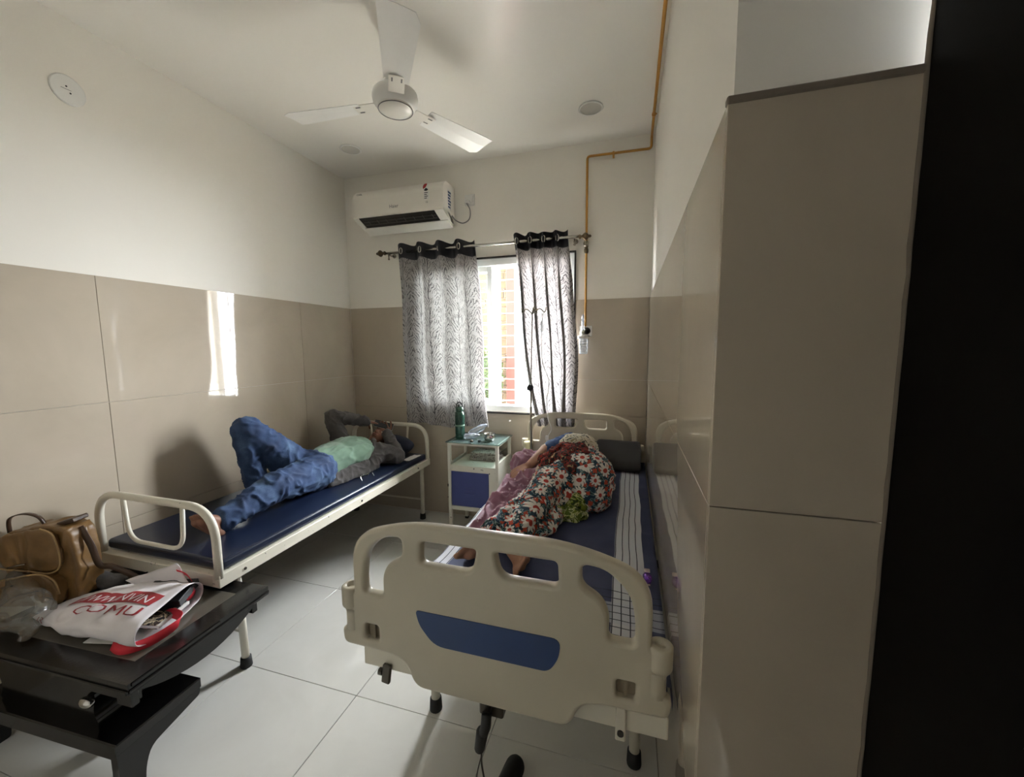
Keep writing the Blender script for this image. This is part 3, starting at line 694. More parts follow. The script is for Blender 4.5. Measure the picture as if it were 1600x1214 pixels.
# ---------------------------------------------------------------- right bed: hospital bed
BX = 2.073
t = thing('hospital_bed', 'hospital bed with cream moulded end boards and blue inlays', 'bed', (BX, -1.1, 0))
def board(y, zo, name, both):
    out = [(-.22, .985), (.22, .985), (.405, .93), (.405, .758), (.442, .758), (.442, .70), (.437, .69), (.437, .645), (.452, .635), (.448, .590), (.30, .588), (.245, .575), (.215, .505),
           (-.215, .505), (-.245, .575), (-.30, .588), (-.448, .590), (-.452, .635), (-.437, .645), (-.437, .69), (-.442, .70), (-.442, .758), (-.405, .758), (-.405, .93)]
    rad = [.16, .16, .20, .004, .016, .01, .01, .01, .02, .025, .02, .03, .03, .03, .03, .02, .025, .02, .01, .01, .01, .016, .004, .20]
    outer = [(p.x, p.y) for p in fillet([(a, c+zo, 0) for a, c in out], rad, 7)]
    holes = []
    for s in (-1, 1):
        holes.append(([(s*.025, .937), (s*.185, .937), (s*.188, .872), (s*.038, .872)], [.012, .014, .018, .03]))
        holes.append(([(s*.243, .940), (s*.30, .935), (s*.355, .885), (s*.368, .82), (s*.368, .760), (s*.308, .760), (s*.308, .822), (s*.290, .858), (s*.243, .885)], [.018, .03, .05, .05, .015, .015, .03, .03, .02]))
        holes.append(([(s*.328, .665), (s*.372, .665), (s*.372, .618), (s*.328, .618)], [.008]*4))
    hl = [[(p.x, p.y) for p in fillet([(a, c+zo, 0) for a, c in h], r, 5)] for h, r in holes]
    me = plate(outer, hl, .034, .0105, 3)
    me.transform(basis((BX, y, 0), (1, 0, 0), (0, 0, 1)))
    bd = link(name, me, 'absp', t, smooth=False)
    for s in (-1, 1):
        b = BM(); box(b, BX+s*.35-.03, y+.004, .61+zo, BX+s*.35+.03, y+.012, .675+zo); box(b, BX+s*.35-.004, y-.004, .618+zo, BX+s*.35+.004, y+.004, .665+zo); link('recess', b, 'recess', bd)
        b = BM(); lathe(b, [(.026, -.055), (.028, -.05), (.028, .001), (.024, .004), (.014, .004), (.013, -.02)], (BX+s*.425, y+.002, .762+zo), (0, 0, 1), 20, cap=False); link('socket_boss', b, 'absp', bd, smooth=True)
        b = BM(); lathe(b, [(.0135, -.018), (.0135, -.016)], (BX+s*.425, y+.002, .765+zo), (0, 0, 1), 14); link('socket_hole', b, 'blackm', bd)
        b = BM(); tube(b, [(BX+s*.418, y, .70+zo), (BX+s*.418, y, .64+zo)], .022, 12); link('boss_neck', b, 'absp', bd, smooth=True)
    for sy in (-1, 1):
        b = BM(); pl_ = [(p.x, p.y) for p in fillet([(BX-.205, .741+zo, 0), (BX+.195, .741+zo, 0), (BX+.19, .69+zo, 0), (BX+.165, .648+zo, 0), (BX-.15, .648+zo, 0), (BX-.195, .70+zo, 0)], [.012, .03, .02, .02, .03, .02], 5)]
        a, c = sorted((y+sy*.0165, y+sy*.0185)); prism(b, pl_, 'y', a, c); link('blue_inlay', b, 'blue_panel', bd)
    return bd
board(-2.142, 0, 'foot_board', True)
board(-.115, -.025, 'head_board', True)
HX0, HX1, HZ0, HZ1 = 1.655, 2.505, .49, .552
for x0, x1 in ((HX0+.01, HX0+.05), (HX1-.05, HX1-.01)):
    b = BM(); box(b, x0, -2.06, HZ0, x1, -.145, HZ1, .003); link('side_rail', b, 'enamel', t)
for y0, y1, xo in ((-2.11, -2.06, .0), (-.145, -.135, .0)):
    b = BM(); box(b, HX0-xo, y0, HZ0, HX1+.02, y1, HZ1, .003); link('end_rail', b, 'enamel', t)
for k in range(5):
    b = BM(); y = -1.9+k*.38; box(b, HX0+.051, y, .50, HX1-.051, y+.04, .53); link('cross_bar', b, 'enamel', t)
b = BM(); box(b, HX0+.03, -2.055, .532, HX1-.03, -.16, .556, .003); link('bed_deck', b, 'enamel', t)
for x in (1.695, 2.46):
    for y in (-1.745, -.40):
        b = BM(); tube(b, [(x, y, .03), (x, y, HZ0+.001)], .018, 14); lg = link('leg', b, 'enamel', t, smooth=True)
        b = BM(); lathe(b, [(.024, 0), (.025, .005), (.023, .05), (.018, .053)], (x, y, 0), (0, 0, 1), 16); link('rubber_foot', b, 'rubber', lg, smooth=True)
b = BM(); box(b, 1.725, -2.125, .455, 1.752, -2.112, .515, .003, E3(y=8)); lathe(b, [(.010, 0), (.010, .012)], (1.725, -2.118, .487), (-1, 0, 0), 10); link('latch', b, 'darksteel', t)
b = BM(); box(b, 2.40, -2.124, .47, 2.425, -2.112, .585, .003); lt = link('latch', b, 'enamel', t, label='cream latch plate with dark bolt')
b = BM(); lathe(b, [(.008, 0), (.008, .005)], (2.413, -2.124, .495), (0, -1, 0), 12); link('bolt', b, 'darksteel', lt)
b = BM(); box(b, 2.03, -2.11, .425, 2.10, -2.02, .49, .004); link('crank_bracket', b, 'darksteel', t)
b = BM(); tube(b, [(2.062, -2.135, .46), (2.062, -1.6, .50)], .010, 10); link('crank_shaft', b, 'darksteel', t)
b = BM(); tube(b, smooth_path([(2.062, -2.135, .462), (2.062, -2.145, .43), (2.05, -2.14, .40)]), .014, 10); cap(b, (2.05, -2.14, .405), .017, (2.038, -2.13, .345), .015, 12); link('crank_handle', b, 'rubber', t, smooth=True)
b = BM(); tube(b, smooth_path([(2.046, -2.132, .365), (2.042, -2.128, .30), (2.05, -2.13, .25), (2.06, -2.13, .19)]), .0028, 6); link('wire', b, 'darksteel', t, smooth=True)
b = BM(); tube(b, smooth_path([(2.044, -2.131, .325), (2.028, -2.125, .26), (2.018, -2.12, .19)]), .0018, 6); link('wire', b, 'darksteel', t, smooth=True)

# mattress with the striped sheet
SX0, SX1, SY0, SY1, SZ = 1.70, 2.531, -2.10, -.15, .622
t = thing('mattress', 'thin mattress of the hospital bed beneath striped sheet', 'mattress', (BX, -1.1, .557))
b = BM(); box(b, SX0+.006, SY0+.008, .557, SX1-.008, SY1-.006, SZ-.010, .012, seg=2); link('cover', b, 'sheetblue', t)
NX, NY = 66, 150; vs = []; prof = []
def sheet_pt(s, tt):
    x = SX0+(SX1-SX0)*s; y = SY0+(SY1-SY0)*tt
    q = Vector((x*5, y*5, 0)); z = SZ + .006*noise.noise(q) + .006*(1-abs(noise.noise(Vector((x*7+3, y*4, 1)))*2))**4 + .004*noise.noise(Vector((x*16, y*9, 3)))
    return x, y, z
for j in range(NY+1):
    for i in range(-3, NX+4):
        s = min(max(i/NX, 0), 1); x, y, z = sheet_pt(s, j/NY)
        e = -i if i < 0 else (i-NX if i > NX else 0)
        if e: z = SZ-.004-e*.018+.003*noise.noise(Vector((y*8, e, 0))); x += (-.003 if i < 0 else .003)*min(e, 1)
        vs.append((x, y, z))
n = NX+7; fs = [(a*n+i, a*n+i+1, (a+1)*n+i+1, (a+1)*n+i) for a in range(NY) for i in range(n-1)]
me = bpy.data.meshes.new('bedsheet'); me.from_pydata(vs, [], fs)
solo('bedsheet', me, 'sheet', 'slate blue bedsheet with white black-lined stripes on hospital bed', 'bedsheet', (BX, -1.1, .60), True)
b = BM(); box(b, 2.20, -.40, .66, 2.49, -.33, .80, .03, E3(x=-58), seg=3); ell(b, (2.345, -.365, .715), (.15, .045, .09), E3(x=-58))
me = remesh(b, .010, 5); 
b = BM(); prism(b, fillet([(-.36, .632), (-.16, .632), (-.155, .70), (-.165, .775), (-.20, .785), (-.34, .70), (-.375, .65)], .02, 4), 'x', 2.20, 2.505) if False else None
P_ = [(p.x, p.y) for p in fillet([(-.43, .630, 0), (-.20, .630, 0), (-.165, .66, 0), (-.155, .775, 0), (-.20, .79, 0), (-.42, .69, 0)], [.03, .02, .03, .02, .03, .05], 5)]
b = BM(); prism(b, P_, 'x', 2.20, 2.50); me = remesh(b, .012, 8); folds(me, .004, (6, 6, 6)); clampz(me, .631)
solo('pillow', me, 'pillow_black', 'black rexine pillow leaning against the head board', 'pillow', (2.35, -.3, .63), True)

# ---------------------------------------------------------------- IV pole
t = thing('iv_pole', 'slim steel drip pole with black clamp knob and hooks', 'drip pole', (1.712, -.20, .58))
PXi, PYi = 1.712, -.20
b = BM(); tube(b, [(PXi, PYi, .60), (PXi, PYi, 1.15)], .008, 10); link('lower_tube', b, 'gold', t, smooth=True)
b = BM(); tube(b, [(PXi, PYi, 1.15), (PXi+.012, PYi, 1.70)], .0045, 8); link('upper_tube', b, 'gold', t, smooth=True)
b = BM(); lathe(b, [(.006, .0), (.010, .012), (.024, .014), (.027, .022), (.024, .032), (.008, .036)], (PXi, PYi, 1.15), (0, -1, 0), 9); link('clamp_knob', b, 'blackm', t)
for k, (dx, dy) in enumerate(((-.075, .0), (.09, .0), (.02, .05), (.02, -.05))):
    b = BM(); tube(b, smooth_path([(PXi+.012, PYi, 1.69), (PXi+.012+dx*.6, PYi+dy*.6, 1.725), (PXi+.012+dx, PYi+dy, 1.70), (PXi+.012+dx*1.15, PYi+dy, 1.735)]), .004, 8); link('hook', b, 'gold', t, smooth=True)
b = BM(); lathe(b, [(.018, 0), (.026, .01), (.030, .055), (.034, .06), (.034, .075), (.024, .078)], (1.685, -.165, .655), (0, 0, 1), 18); lathe(b, [(.018, -.03), (.018, 0)], (1.685, -.165, .655), (0, 0, 1), 12)
solo('corner_cup', b, 'yellow', 'yellowed plastic pole socket at the head corner of the bed', 'socket', (1.685, -.165, .625), True)
t = thing('drip_line', 'clear drip tubing hanging from pole hook to the bed', 'tubing', (1.80, -.22, .70))
b = BM(); tube(b, smooth_path([(1.81, -.20, 1.70), (1.795, -.205, 1.60), (1.80, -.205, 1.35), (1.85, -.21, 1.20), (1.835, -.21, 1.05), (1.845, -.215, .93), (1.872, -.22, .85), (1.845, -.225, .79), (1.84, -.235, .74), (1.875, -.27, .70), (1.94, -.33, .67)], 7), .0032, 6); link('tube', b, 'tube', t, smooth=True)
b = BM(); lathe(b, [(.003, -.04), (.011, -.036), (.011, .03), (.004, .036)], (1.797, -.205, 1.60), (0, 0, 1), 12); link('drip_chamber', b, 'clear', t, smooth=True)
b = BM(); box(b, 1.829, -.236, .765, 1.853, -.222, .80, .004); link('roller_clamp', b, 'white', t)

# ---------------------------------------------------------------- bedside cabinet
NX0, NX1, NY0, NY1, NZT = 1.098, 1.505, -.365, -.03, .742
t = thing('bedside_cabinet', 'cream steel bedside cabinet with blue door and glass top', 'cabinet', (1.30, -.2, 0))
for x in (NX0, NX1-.024):
    for y in (NY0, NY1-.024):
        b = BM(); box(b, x, y, .015, x+.024, y+.024, NZT-.008, .002); lg = link('leg', b, 'nsenamel', t)
        b = BM(); box(b, x-.001, y-.001, 0, x+.025, y+.025, .018); link('rubber_foot', b, 'rubber', lg)
xa, xb, ya, yb_ = NX0+.024, NX1-.024, NY0+.024, NY1-.024
b = BM(); box(b, xa, NY0+.002, .545, xb, NY1-.004, .560); link('shelf', b, 'nsenamel', t)
b = BM(); box(b, NX0+.004, ya, .548, NX0+.018, yb_, .575); box(b, NX0+.004, ya, .21, NX0+.018, yb_, .548); link('side_panel', b, 'nsenamel', t)
b = BM(); box(b, NX1-.018, ya, .21, NX1-.004, yb_, .59); link('side_panel', b, 'nsenamel', t)
b = BM(); box(b, xa, NY1-.016, .21, xb, NY1-.006, .545); link('back_panel', b, 'nsenamel', t)
b = BM(); box(b, xa, NY0+.002, .21, xb, NY1-.018, .222); link('bottom_panel', b, 'nsenamel', t)
b = BM(); box(b, xa, NY0+.001, .515, xb, NY0+.018, .545); link('front_rail', b, 'nsenamel', t)
b = BM(); box(b, xa, NY0+.001, .222, xb, NY0+.018, .24); link('front_rail', b, 'nsenamel', t)
b = BM(); box(b, NX1-.075, NY0+.001, .24, xb, NY0+.014, .515); link('door_jamb', b, 'nsenamel', t)
b = BM(); box(b, xa+.004, NY0+.001, .243, NX1-.078, NY0+.012, .512, .002); dr = link('door', b, 'ns_blue', t)
for k, z in enumerate((.39, .365, .34)):
    b = BM(); box(b, 1.235, NY0-.002, z, 1.315, NY0+.002, z+.008, .002); link('pressed_louvre', b, 'ns_blue', dr)
b = BM(); box(b, NX0-.004, NY0-.004, .30, NX0, NY0+.004, .31); box(b, NX0-.003, NY0-.006, .39, NX0+.004, NY0, .41); link('hinge', b, 'darksteel', dr)
for (q) in ((xa, NY0+.002, xb, NY0+.016), (xa, NY1-.016, xb, NY1-.002), (NX0+.002, ya, NX0+.016, yb_), (NX1-.016, ya, NX1-.002, yb_)):
    b = BM(); box(b, q[0], q[1], NZT-.026, q[2], q[3], NZT-.008); link('top_rail', b, 'nsenamel', t)
b = BM(); box(b, NX0-.012, NY0-.012, NZT-.008, NX1+.012, NY1+.008, NZT, .002); link('glass_top', b, 'topglass', t)
b = BM(); tube(b, [(NX1-.03, NY0+.03, .64), (NX1-.03, NY1-.03, .64)], .003, 6); link('wire_rail', b, 'darksteel', t)
TZ = NZT+.001
t = thing('water_bottle', 'tall green water bottle standing on bedside cabinet', 'bottle', (1.155, -.25, TZ))
def BL(prof, c=(1.155, -.25, TZ), seg=22, b=None):
    b = b or BM(); lathe(b, prof, c, (0, 0, 1), seg); return b
link('body', BL([(.030, 0), (.036, .004), (.037, .02), (.034, .03), (.037, .04), (.037, .10), (.0345, .108), (.037, .116), (.037, .185), (.033, .205), (.024, .218)]), 'bottle', t, smooth=True)
link('cap', BL([(.027, .214), (.030, .218), (.030, .245), (.022, .25)]), 'rubber' if False else M['bottle'], t, smooth=True)
b = BM(); lathe(b, [(.012, .249), (.012, .262), (.007, .268)], (1.15, -.25, TZ), (0, 0, 1), 12); link('spout', b, 'rubber', t, smooth=True)
b = BM(); tube(b, smooth_path([(1.128, -.25, TZ+.24), (1.132, -.25, TZ+.27), (1.155, -.25, TZ+.285), (1.178, -.25, TZ+.268), (1.182, -.25, TZ+.24)]), .005, 8); link('carry_loop', b, 'rubber', t, smooth=True)
b = BM(); lathe(b, [(.0375, .10), (.0375, .112)], (1.155, -.25, TZ), (0, 0, 1), 22, cap=False); link('grip_ring', b, 'tee', t)
def crush(c, r, ln, ang, z, seed):
    b = BM(); d = Vector((cos(ang), sin(ang), z)).normalized()
    lathe(b, [(r*.7, 0), (r, .01), (r*.9, ln*.2), (r, ln*.35), (r*.85, ln*.5), (r, ln*.65), (r*.8, ln*.75), (r*.35, ln*.9), (r*.35, ln)], c, d, 18)
    me = bpy.data.meshes.new('b'); bmesh.ops.recalc_face_normals(b, faces=b.faces); b.to_mesh(me); b.free()
    folds(me, r*.30, (30, 30, 30), seed); clampz(me, TZ); return me
solo('crushed_bottle', crush((1.22, -.20, TZ+.03), .028, .15, 2.9*0+.15, .55, 1), 'clear', 'crumpled clear plastic bottle tilted beside green bottle', 'bottle', (1.25, -.2, TZ), True)
solo('plastic_wrapper', crush((1.20, -.275, TZ+.022), .020, .12, .2, .1, 7), 'clear', 'crumpled clear wrapper lying before the crushed bottle', 'wrapper', (1.25, -.27, TZ), True)
t = thing('steel_bowl', 'small round steel bowl at front corner of glass top', 'bowl', (1.405, -.27, TZ))
b = BM(); lathe(b, [(.024, 0), (.034, .006), (.042, .02), (.043, .032), (.037, .046), (.040, .052), (.046, .056), (.043, .054), (.036, .048), (.038, .03), (.032, .012), (.001, .008)], (1.405, -.27, TZ), (0, 0, 1), 26, cap=False); link('body', b, 'steel', t, smooth=True)
b = BM(); lathe(b, [(.023, 0), (.024, .004)], (1.405, -.27, TZ-.0005), (0, 0, 1), 20); link('foot', b, 'steel', t)
for (x, y, m, lab) in ((1.285, -.335, 'leather_dark', 'small dark round cap lying at front edge of glass top'), (1.34, -.315, 'blackm', 'tiny black cap lying beside steel bowl')):
    b = BM(); lathe(b, [(.011, 0), (.013, .004), (.011, .012), (.006, .014)], (x, y, TZ), (0, 0, 1), 14); solo('bottle_cap', b, m, lab, 'cap', (x, y, TZ), True)
t = thing('newspaper_bundle', 'folded newspaper bundle on open shelf of bedside cabinet', 'newspaper', (1.33, -.13, .561))
for k in range(4):
    b = BM(); box(b, 1.20+k*.006, -.20, .562+k*.016, 1.455-k*.008, -.06, .576+k*.016, .006, E3(z=(-1)**k*1.2)); link('folded_sheet', b, 'news', t)

# ---------------------------------------------------------------- coffee table
TR = Matrix.Translation((.545, -2.088, 0)) @ Matrix.Rotation(radians(3), 4, 'Z')
t = thing('coffee_table', 'low black lacquered coffee table with smoked glass panel', 'table', (.545, -2.088, 0), radians(3))
def tl(name, b, mat, parent=None, smooth=False):
    bmesh.ops.transform(b, matrix=TR, verts=b.verts); return link(name, b, mat, parent or t, smooth=smooth)
hx, hy = .405, .260
b = BM(); 
for q in [(-hx, -hy, hx, -hy+.075), (-hx, hy-.075, hx, hy), (-hx, -hy+.075, -hx+.085, hy-.075), (hx-.085, -hy+.075, hx, hy-.075)]: box(b, q[0], q[1], .395, q[2], q[3], .432)
tl('top_frame', b, 'blackwood')
b = BM(); box(b, -hx+.085, -hy+.075, .420, hx-.085, hy-.075, .4335, .001); tl('glass_panel', b, 'tableglass')
for s in (-1, 1):
    b = BM(); box(b, s*hx-.006, -hy+.002, .398, s*hx+.006, hy-.002, .412, .003); box(b, s*hx-.004, -hy+.01, .418, s*hx+.005, -hy+.30, .430, .002); tl('edge_moulding', b, 'blacktable')
    b = BM(); box(b, -hx, s*hy-.006, .398, hx, s*hy+.006, .412, .003); tl('edge_moulding', b, 'blacktable')
# curved boat-shaped aprons along the two short sides
n = 14
for s in (-1, 1):
    poly = [(-hy+.02+(2*hy-.04)*k/n, .396) for k in range(n+1)]+[(hy-.02-(2*hy-.04)*k/n, .394-.085*sin(pi*k/n)**.7) for k in range(1, n)]
    b = BM(); a, c = sorted((s*(hx-.03), s*(hx-.07))); prism(b, poly, 'x', a, c); tl('side_apron', b, 'blacktable')
for s in (-1, 1):
    b = BM(); a, c = sorted((s*(hy-.03), s*(hy-.055))); box(b, -hx+.03, a, .335, hx-.03, c, .395, .003); tl('front_apron', b, 'blacktable')
b = BM(); box(b, hx-.075, -hy+.012, .34, hx-.01, -hy+.035, .396, .003); tl('corner_block', b, 'blackwood')
# pedestal body and base
poly = fillet([(-.30, .205, 0), (.20, .205, 0), (.17, .25, 0), (.20, .335, 0), (-.30, .335, 0), (-.27, .25, 0)], .04, 5)
b = BM(); prism(b, [(p.x, p.y) for p in poly], 'y', -.225, .05); tl('pedestal', b, 'blacktable')
b = BM(); box(b, -.39, -.262, .165, .325, .012, .205, .004); tl('base_shelf', b, 'blacktable')
b = BM(); box(b, -.36, -.245, .12, .29, -.01, .164, .004); tl('base_plinth', b, 'blacktable')
for sx in (-.385, .29):
    p = [(q.x, q.y) for q in fillet([(.008, .164, 0), (.004, .14, 0), (-.10, .118, 0), (-.165, .105, 0), (-.185, .05, 0), (-.19, 0, 0), (-.258, 0, 0), (-.258, .164, 0)], [0, .01, .06, .03, .03, .01, .01, 0], 4)]
    b = BM(); prism(b, p, 'x', sx, sx+.03); tl('foot', b, 'blacktable')
for sx in (-.30, .08):
    b = BM(); box(b, sx-.03, -.08, 0, sx+.03, -.03, .119, .006); tl('foot', b, 'blacktable')
b = BM(); ell(b, (.17, -.236, .30), (.028, .016, .018)); tl('chrome_knob', b, 'steel', smooth=True)

# white carry bag lying on the table, mouth towards the right
TT = .4345
t = thing('carry_bag', 'white non-woven carry bag with red band and red strap handles', 'bag', (.58, -2.12, TT))
def bag_pt(u, v):
    """u 0 closed end (left) .. 1 mouth; v 0..1 round the section"""
    x = .26+.60*u; w = .07+.075*min(1, u*2.2); hgt = .012+.095*sin(min(u*1.25, 1)*pi/2)**1.0
    a = 2*pi*v; cx, sx = cos(a), sin(a)
    px = (abs(cx)**.7)*(1 if cx > 0 else -1)*w; pz = (abs(sx)**.75)*(1 if sx > 0 else -1)*hgt/2+hgt/2
    y = -2.155+.10*u*0.55+px; x2 = x-.07*u*u*(px/w+1)*.6
    z = TT+.002+max(0, pz)
    return Vector((x2, y, z))
def bag_surface(u0, u1, v0, v1, nu, nv, off, amp=.006):
    vs = []
    for i in range(nu+1):
        for j in range(nv+1):
            u = u0+(u1-u0)*i/nu; v = v0+(v1-v0)*j/nv; p = bag_pt(u, v); c = bag_pt(u, v+.01); d = bag_pt(u+.01, v)
            nn = (c-p).cross(d-p)
            nn = nn.normalized() if nn.length > 1e-9 else Vector((0, 0, 1))
            k = noise.noise(p*14)+.6*(1-abs(noise.noise(p*9+Vector((5, 0, 0))))*2)**3
            q = p+nn*(off-1.5*amp*k*min(1, u*3)); q.z = max(q.z, TT+.001+off*.3); vs.append(tuple(q))
    fs = [(i*(nv+1)+j, i*(nv+1)+j+1, (i+1)*(nv+1)+j+1, (i+1)*(nv+1)+j) for i in range(nu) for j in range(nv)]
    me = bpy.data.meshes.new('bag'); me.from_pydata(vs, [], fs); return me
me = bag_surface(0, 1, 0, 1, 44, 64, 0)
def solid(me, th):
    return eval_mesh(me, lambda o: setattr(o.modifiers.new('s', 'SOLIDIFY'), 'thickness', th))
link('bag_body', solid(me, .0016), 'nonwoven', t, smooth=True)
# sign check: outward offset found from the section centre
def outp(u, v, off):
    p = bag_pt(u, v); c = bag_pt(u, v+.01); d = bag_pt(u+.01, v); nn = (c-p).cross(d-p).normalized()
    cen = Vector((p.x, -2.155+.055*u, TT+.05)); 
    if nn.dot(p-cen) < 0: nn = -nn
    k = noise.noise(p*14)+.6*(1-abs(noise.noise(p*9+Vector((5, 0, 0))))*2)**3
    s0 = 1 if ((c-p).cross(d-p)).dot(p-cen) > 0 else -1
    q = p+nn*(off)-nn*s0*(.009*k*min(1, u*3)); return q
def strip(u0, u1, v0, v1, nu, nv, off):
    vs = [tuple(outp(u0+(u1-u0)*i/nu, v0+(v1-v0)*j/nv, off)) for i in range(nu+1) for j in range(nv+1)]
    fs = [(i*(nv+1)+j, i*(nv+1)+j+1, (i+1)*(nv+1)+j+1, (i+1)*(nv+1)+j) for i in range(nu) for j in range(nv)]
    me = bpy.data.meshes.new('s'); me.from_pydata(vs, [], fs); return me
link('red_band', strip(.20, .92, .245, .285, 40, 6, .0025), 'redprint', t, smooth=True)
def wrap_text(s, u0, u1, v0, v1, off, mat, name, size=1.0):
    cu = bpy.data.curves.new('t', 'FONT'); cu.body = s; cu.size = 1; cu.extrude = 0; cu.resolution_u = 2; me = eval_mesh(cu)
    co, _ = arrs(me); mn, mx = co.min(0), co.max(0)
    for i in range(len(co)):
        a = (co[i][0]-mn[0])/(mx[0]-mn[0]); c = (co[i][1]-mn[1])/(mx[1]-mn[1])
        co[i] = outp(u0+(u1-u0)*a, v0+(v1-v0)*c, off)
    me.vertices.foreach_set('co', co.ravel()); me.update(); return link(name, me, mat, t)
wrap_text('MANIVANNAN', .23, .90, .276, .254, .004, 'nonwoven', 'band_lettering') if False else wrap_text('WWWINVIN', .25, .88, .279, .252, .004, 'nonwoven', 'band_lettering')
wrap_text('COMU', .40, .92, .352, .300, .0035, 'redprint', 'red_lettering')
wrap_text('LR', .10, .22, .49, .43, .0035, 'redprint', 'red_lettering')
wrap_text('AN', .12, .26, .93, 1.02, .0035, 'redprint', 'red_lettering') if False else None
def ribbon(pts, w, th=.0015, wdir=None):
    pts = smooth_path(pts, 8); b = BM(); rows_ = []
    for i, p in enumerate(pts):
        d = (pts[min(i+1, len(pts)-1)]-pts[max(i-1, 0)]).normalized(); wv = Vector(wdir) if wdir else Vector((0, 0, 1)); wv = (wv-d*wv.dot(d)).normalized(); nv = d.cross(wv)
        rows_.append([b.verts.new(p+wv*w/2+nv*th/2), b.verts.new(p-wv*w/2+nv*th/2), b.verts.new(p-wv*w/2-nv*th/2), b.verts.new(p+wv*w/2-nv*th/2)])
    for A, B in zip(rows_, rows_[1:]):
        for k in range(4): b.faces.new((A[k], A[(k+1) % 4], B[(k+1) % 4], B[k]))
    b.faces.new(rows_[0][::-1]); b.faces.new(rows_[-1]); return b
link('strap_handle', ribbon([(.735, -2.24, TT+.010), (.795, -2.245, TT+.012), (.852, -2.20, TT+.020), (.878, -2.14, TT+.036), (.865, -2.105, TT+.046), (.80, -2.09, TT+.040), (.77, -2.095, TT+.03)], .032, wdir=(.1, .5, 1)), 'redstrap', t, smooth=True)
link('strap_handle', ribbon([(.67, -2.09, TT+.066), (.72, -2.06, TT+.045), (.76, -2.02, TT+.035), (.765, -1.985, TT+.06), (.72, -1.975, TT+.105), (.675, -1.985, TT+.125)], .028, wdir=(.4, -.4, .7)), 'redstrap', t, smooth=True)
# upright flap of the mouth
vs = []; nu, nv = 16, 12
for i in range(nu+1):
    for j in range(nv+1):
        u, v = i/nu, j/nv; p0 = Vector((.60, -1.985, TT+.085)).lerp(Vector((.845, -1.98, TT+.004)), 0)
        A_ = Vector((.50, -2.06, TT+.10)); B_ = Vector((.70, -2.03, TT+.02)); C_ = Vector((.66, -1.975, TT+.150)); D_ = Vector((.755, -1.99, TT+.085))
        p = (A_.lerp(C_, u)).lerp(B_.lerp(D_, u), v); p.y += .008*noise.noise(p*20); p.z += .006*noise.noise(p*15+Vector((3, 1, 0))); vs.append(tuple(p))
me = bpy.data.meshes.new('f'); me.from_pydata(vs, [], [(i*(nv+1)+j, i*(nv+1)+j+1, (i+1)*(nv+1)+j+1, (i+1)*(nv+1)+j) for i in range(nu) for j in range(nv)])
link('mouth_flap', solid(me, .0015), 'nonwoven', t, smooth=True)
t = thing('booklet', 'black flower-print booklet sticking out of white carry bag', 'booklet', (.72, -2.09, TT+.01))
b = BM(); box(b, .58, -2.19, TT+.030, .80, -2.05, TT+.048, .002, E3(z=18, y=4)); link('cover', b, 'floralbox', t)
b = BM(); box(b, .585, -2.188, TT+.033, .808, -2.048, TT+.045, .001, E3(z=18, y=4)); link('pages', b, 'paper', t)
t = thing('black_box', 'black printed card box inside the bag mouth under red strap', 'box', (.72, -2.03, TT+.05))
b = BM(); box(b, .62, -2.10, TT+.055, .785, -1.985, TT+.085, .002, E3(z=22, x=12)); link('carton', b, 'blackm', t)
link('print', text('GIFT', .03, basis((.765, -2.035, TT+.088), (.45, .9, .1), (-.9, .45, .12))) , 'cream_cloth', t) if False else None
b = BM(); box(b, .60, -2.235, TT+.006, .79, -2.12, TT+.009, 0, E3(z=14)); solo('paper_sheet', b, 'paper', 'white paper sheet peeking from lower mouth of carry bag', 'paper', (.7, -2.18, TT+.006))

# brown leather shoulder bag
LR = Matrix.Translation((.155, -2.105, TT)) @ Matrix.Rotation(radians(17), 4, 'Z')
t = thing('shoulder_bag', 'worn brown leather shoulder bag slouched on table by wall', 'bag', (.155, -2.105, TT), radians(17))
def lb(name, b, mat, fold=0., vox=.006, sm=5, par=None):
    me = remesh(b, vox, sm)
    if fold: folds(me, fold, (16, 16, 10), 2.)
    me.transform(LR); return link(name, me, mat, par or t, smooth=True)
b = BM(); prism(b, [(p.x, p.y) for p in fillet([(-.14, .005, 0), (.135, .005, 0), (.145, .12, 0), (.13, .30, 0), (.05, .325, 0), (-.14, .29, 0)], .03, 4)], 'y', -.045, .055); bd = lb('bag_body', b, 'leather', .008)
b = BM(); prism(b, [(p.x, p.y) for p in fillet([(-.145, .16, 0), (.06, .135, 0), (.105, .18, 0), (.085, .30, 0), (.03, .318, 0), (-.145, .285, 0)], .03, 4)], 'y', -.062, -.044); fl_ = lb('front_flap', b, 'leather', .006)
b = BM(); prism(b, [(p.x, p.y) for p in fillet([(-.14, .01, 0), (.09, .01, 0), (.10, .10, 0), (.04, .145, 0), (-.14, .115, 0)], .03, 4)], 'y', -.085, -.04); lb('front_pocket', b, 'leather', .009)
b = BM(); tube(b, smooth_path([(-.145, -.066, .16), (-.04, -.068, .15), (.06, -.068, .14), (.103, -.066, .18), (.085, -.062, .29), (.03, -.058, .318)]), .0035, 6); bmesh.ops.transform(b, matrix=LR, verts=b.verts); link('piping', b, 'leather_edge', t, smooth=True)
b = BM(); tube(b, smooth_path([(-.14, -.09, .118), (-.05, -.092, .135), (.04, -.09, .148), (.09, -.085, .12), (.10, -.08, .06)]), .0035, 6); bmesh.ops.transform(b, matrix=LR, verts=b.verts); link('piping', b, 'leather_edge', t, smooth=True)
for (x0, z0, x1, z1, y) in ((-.10, .165, -.03, .18, -.07), (-.105, .095, -.06, .105, -.092)):
    b = BM(); tube(b, smooth_path([(x0, y, z0), ((x0+x1)/2, y-.004, (z0+z1)/2+.002), (x1, y, z1)]), .0035, 8); bmesh.ops.transform(b, matrix=LR, verts=b.verts); link('zip', b, 'gold', t, smooth=True)
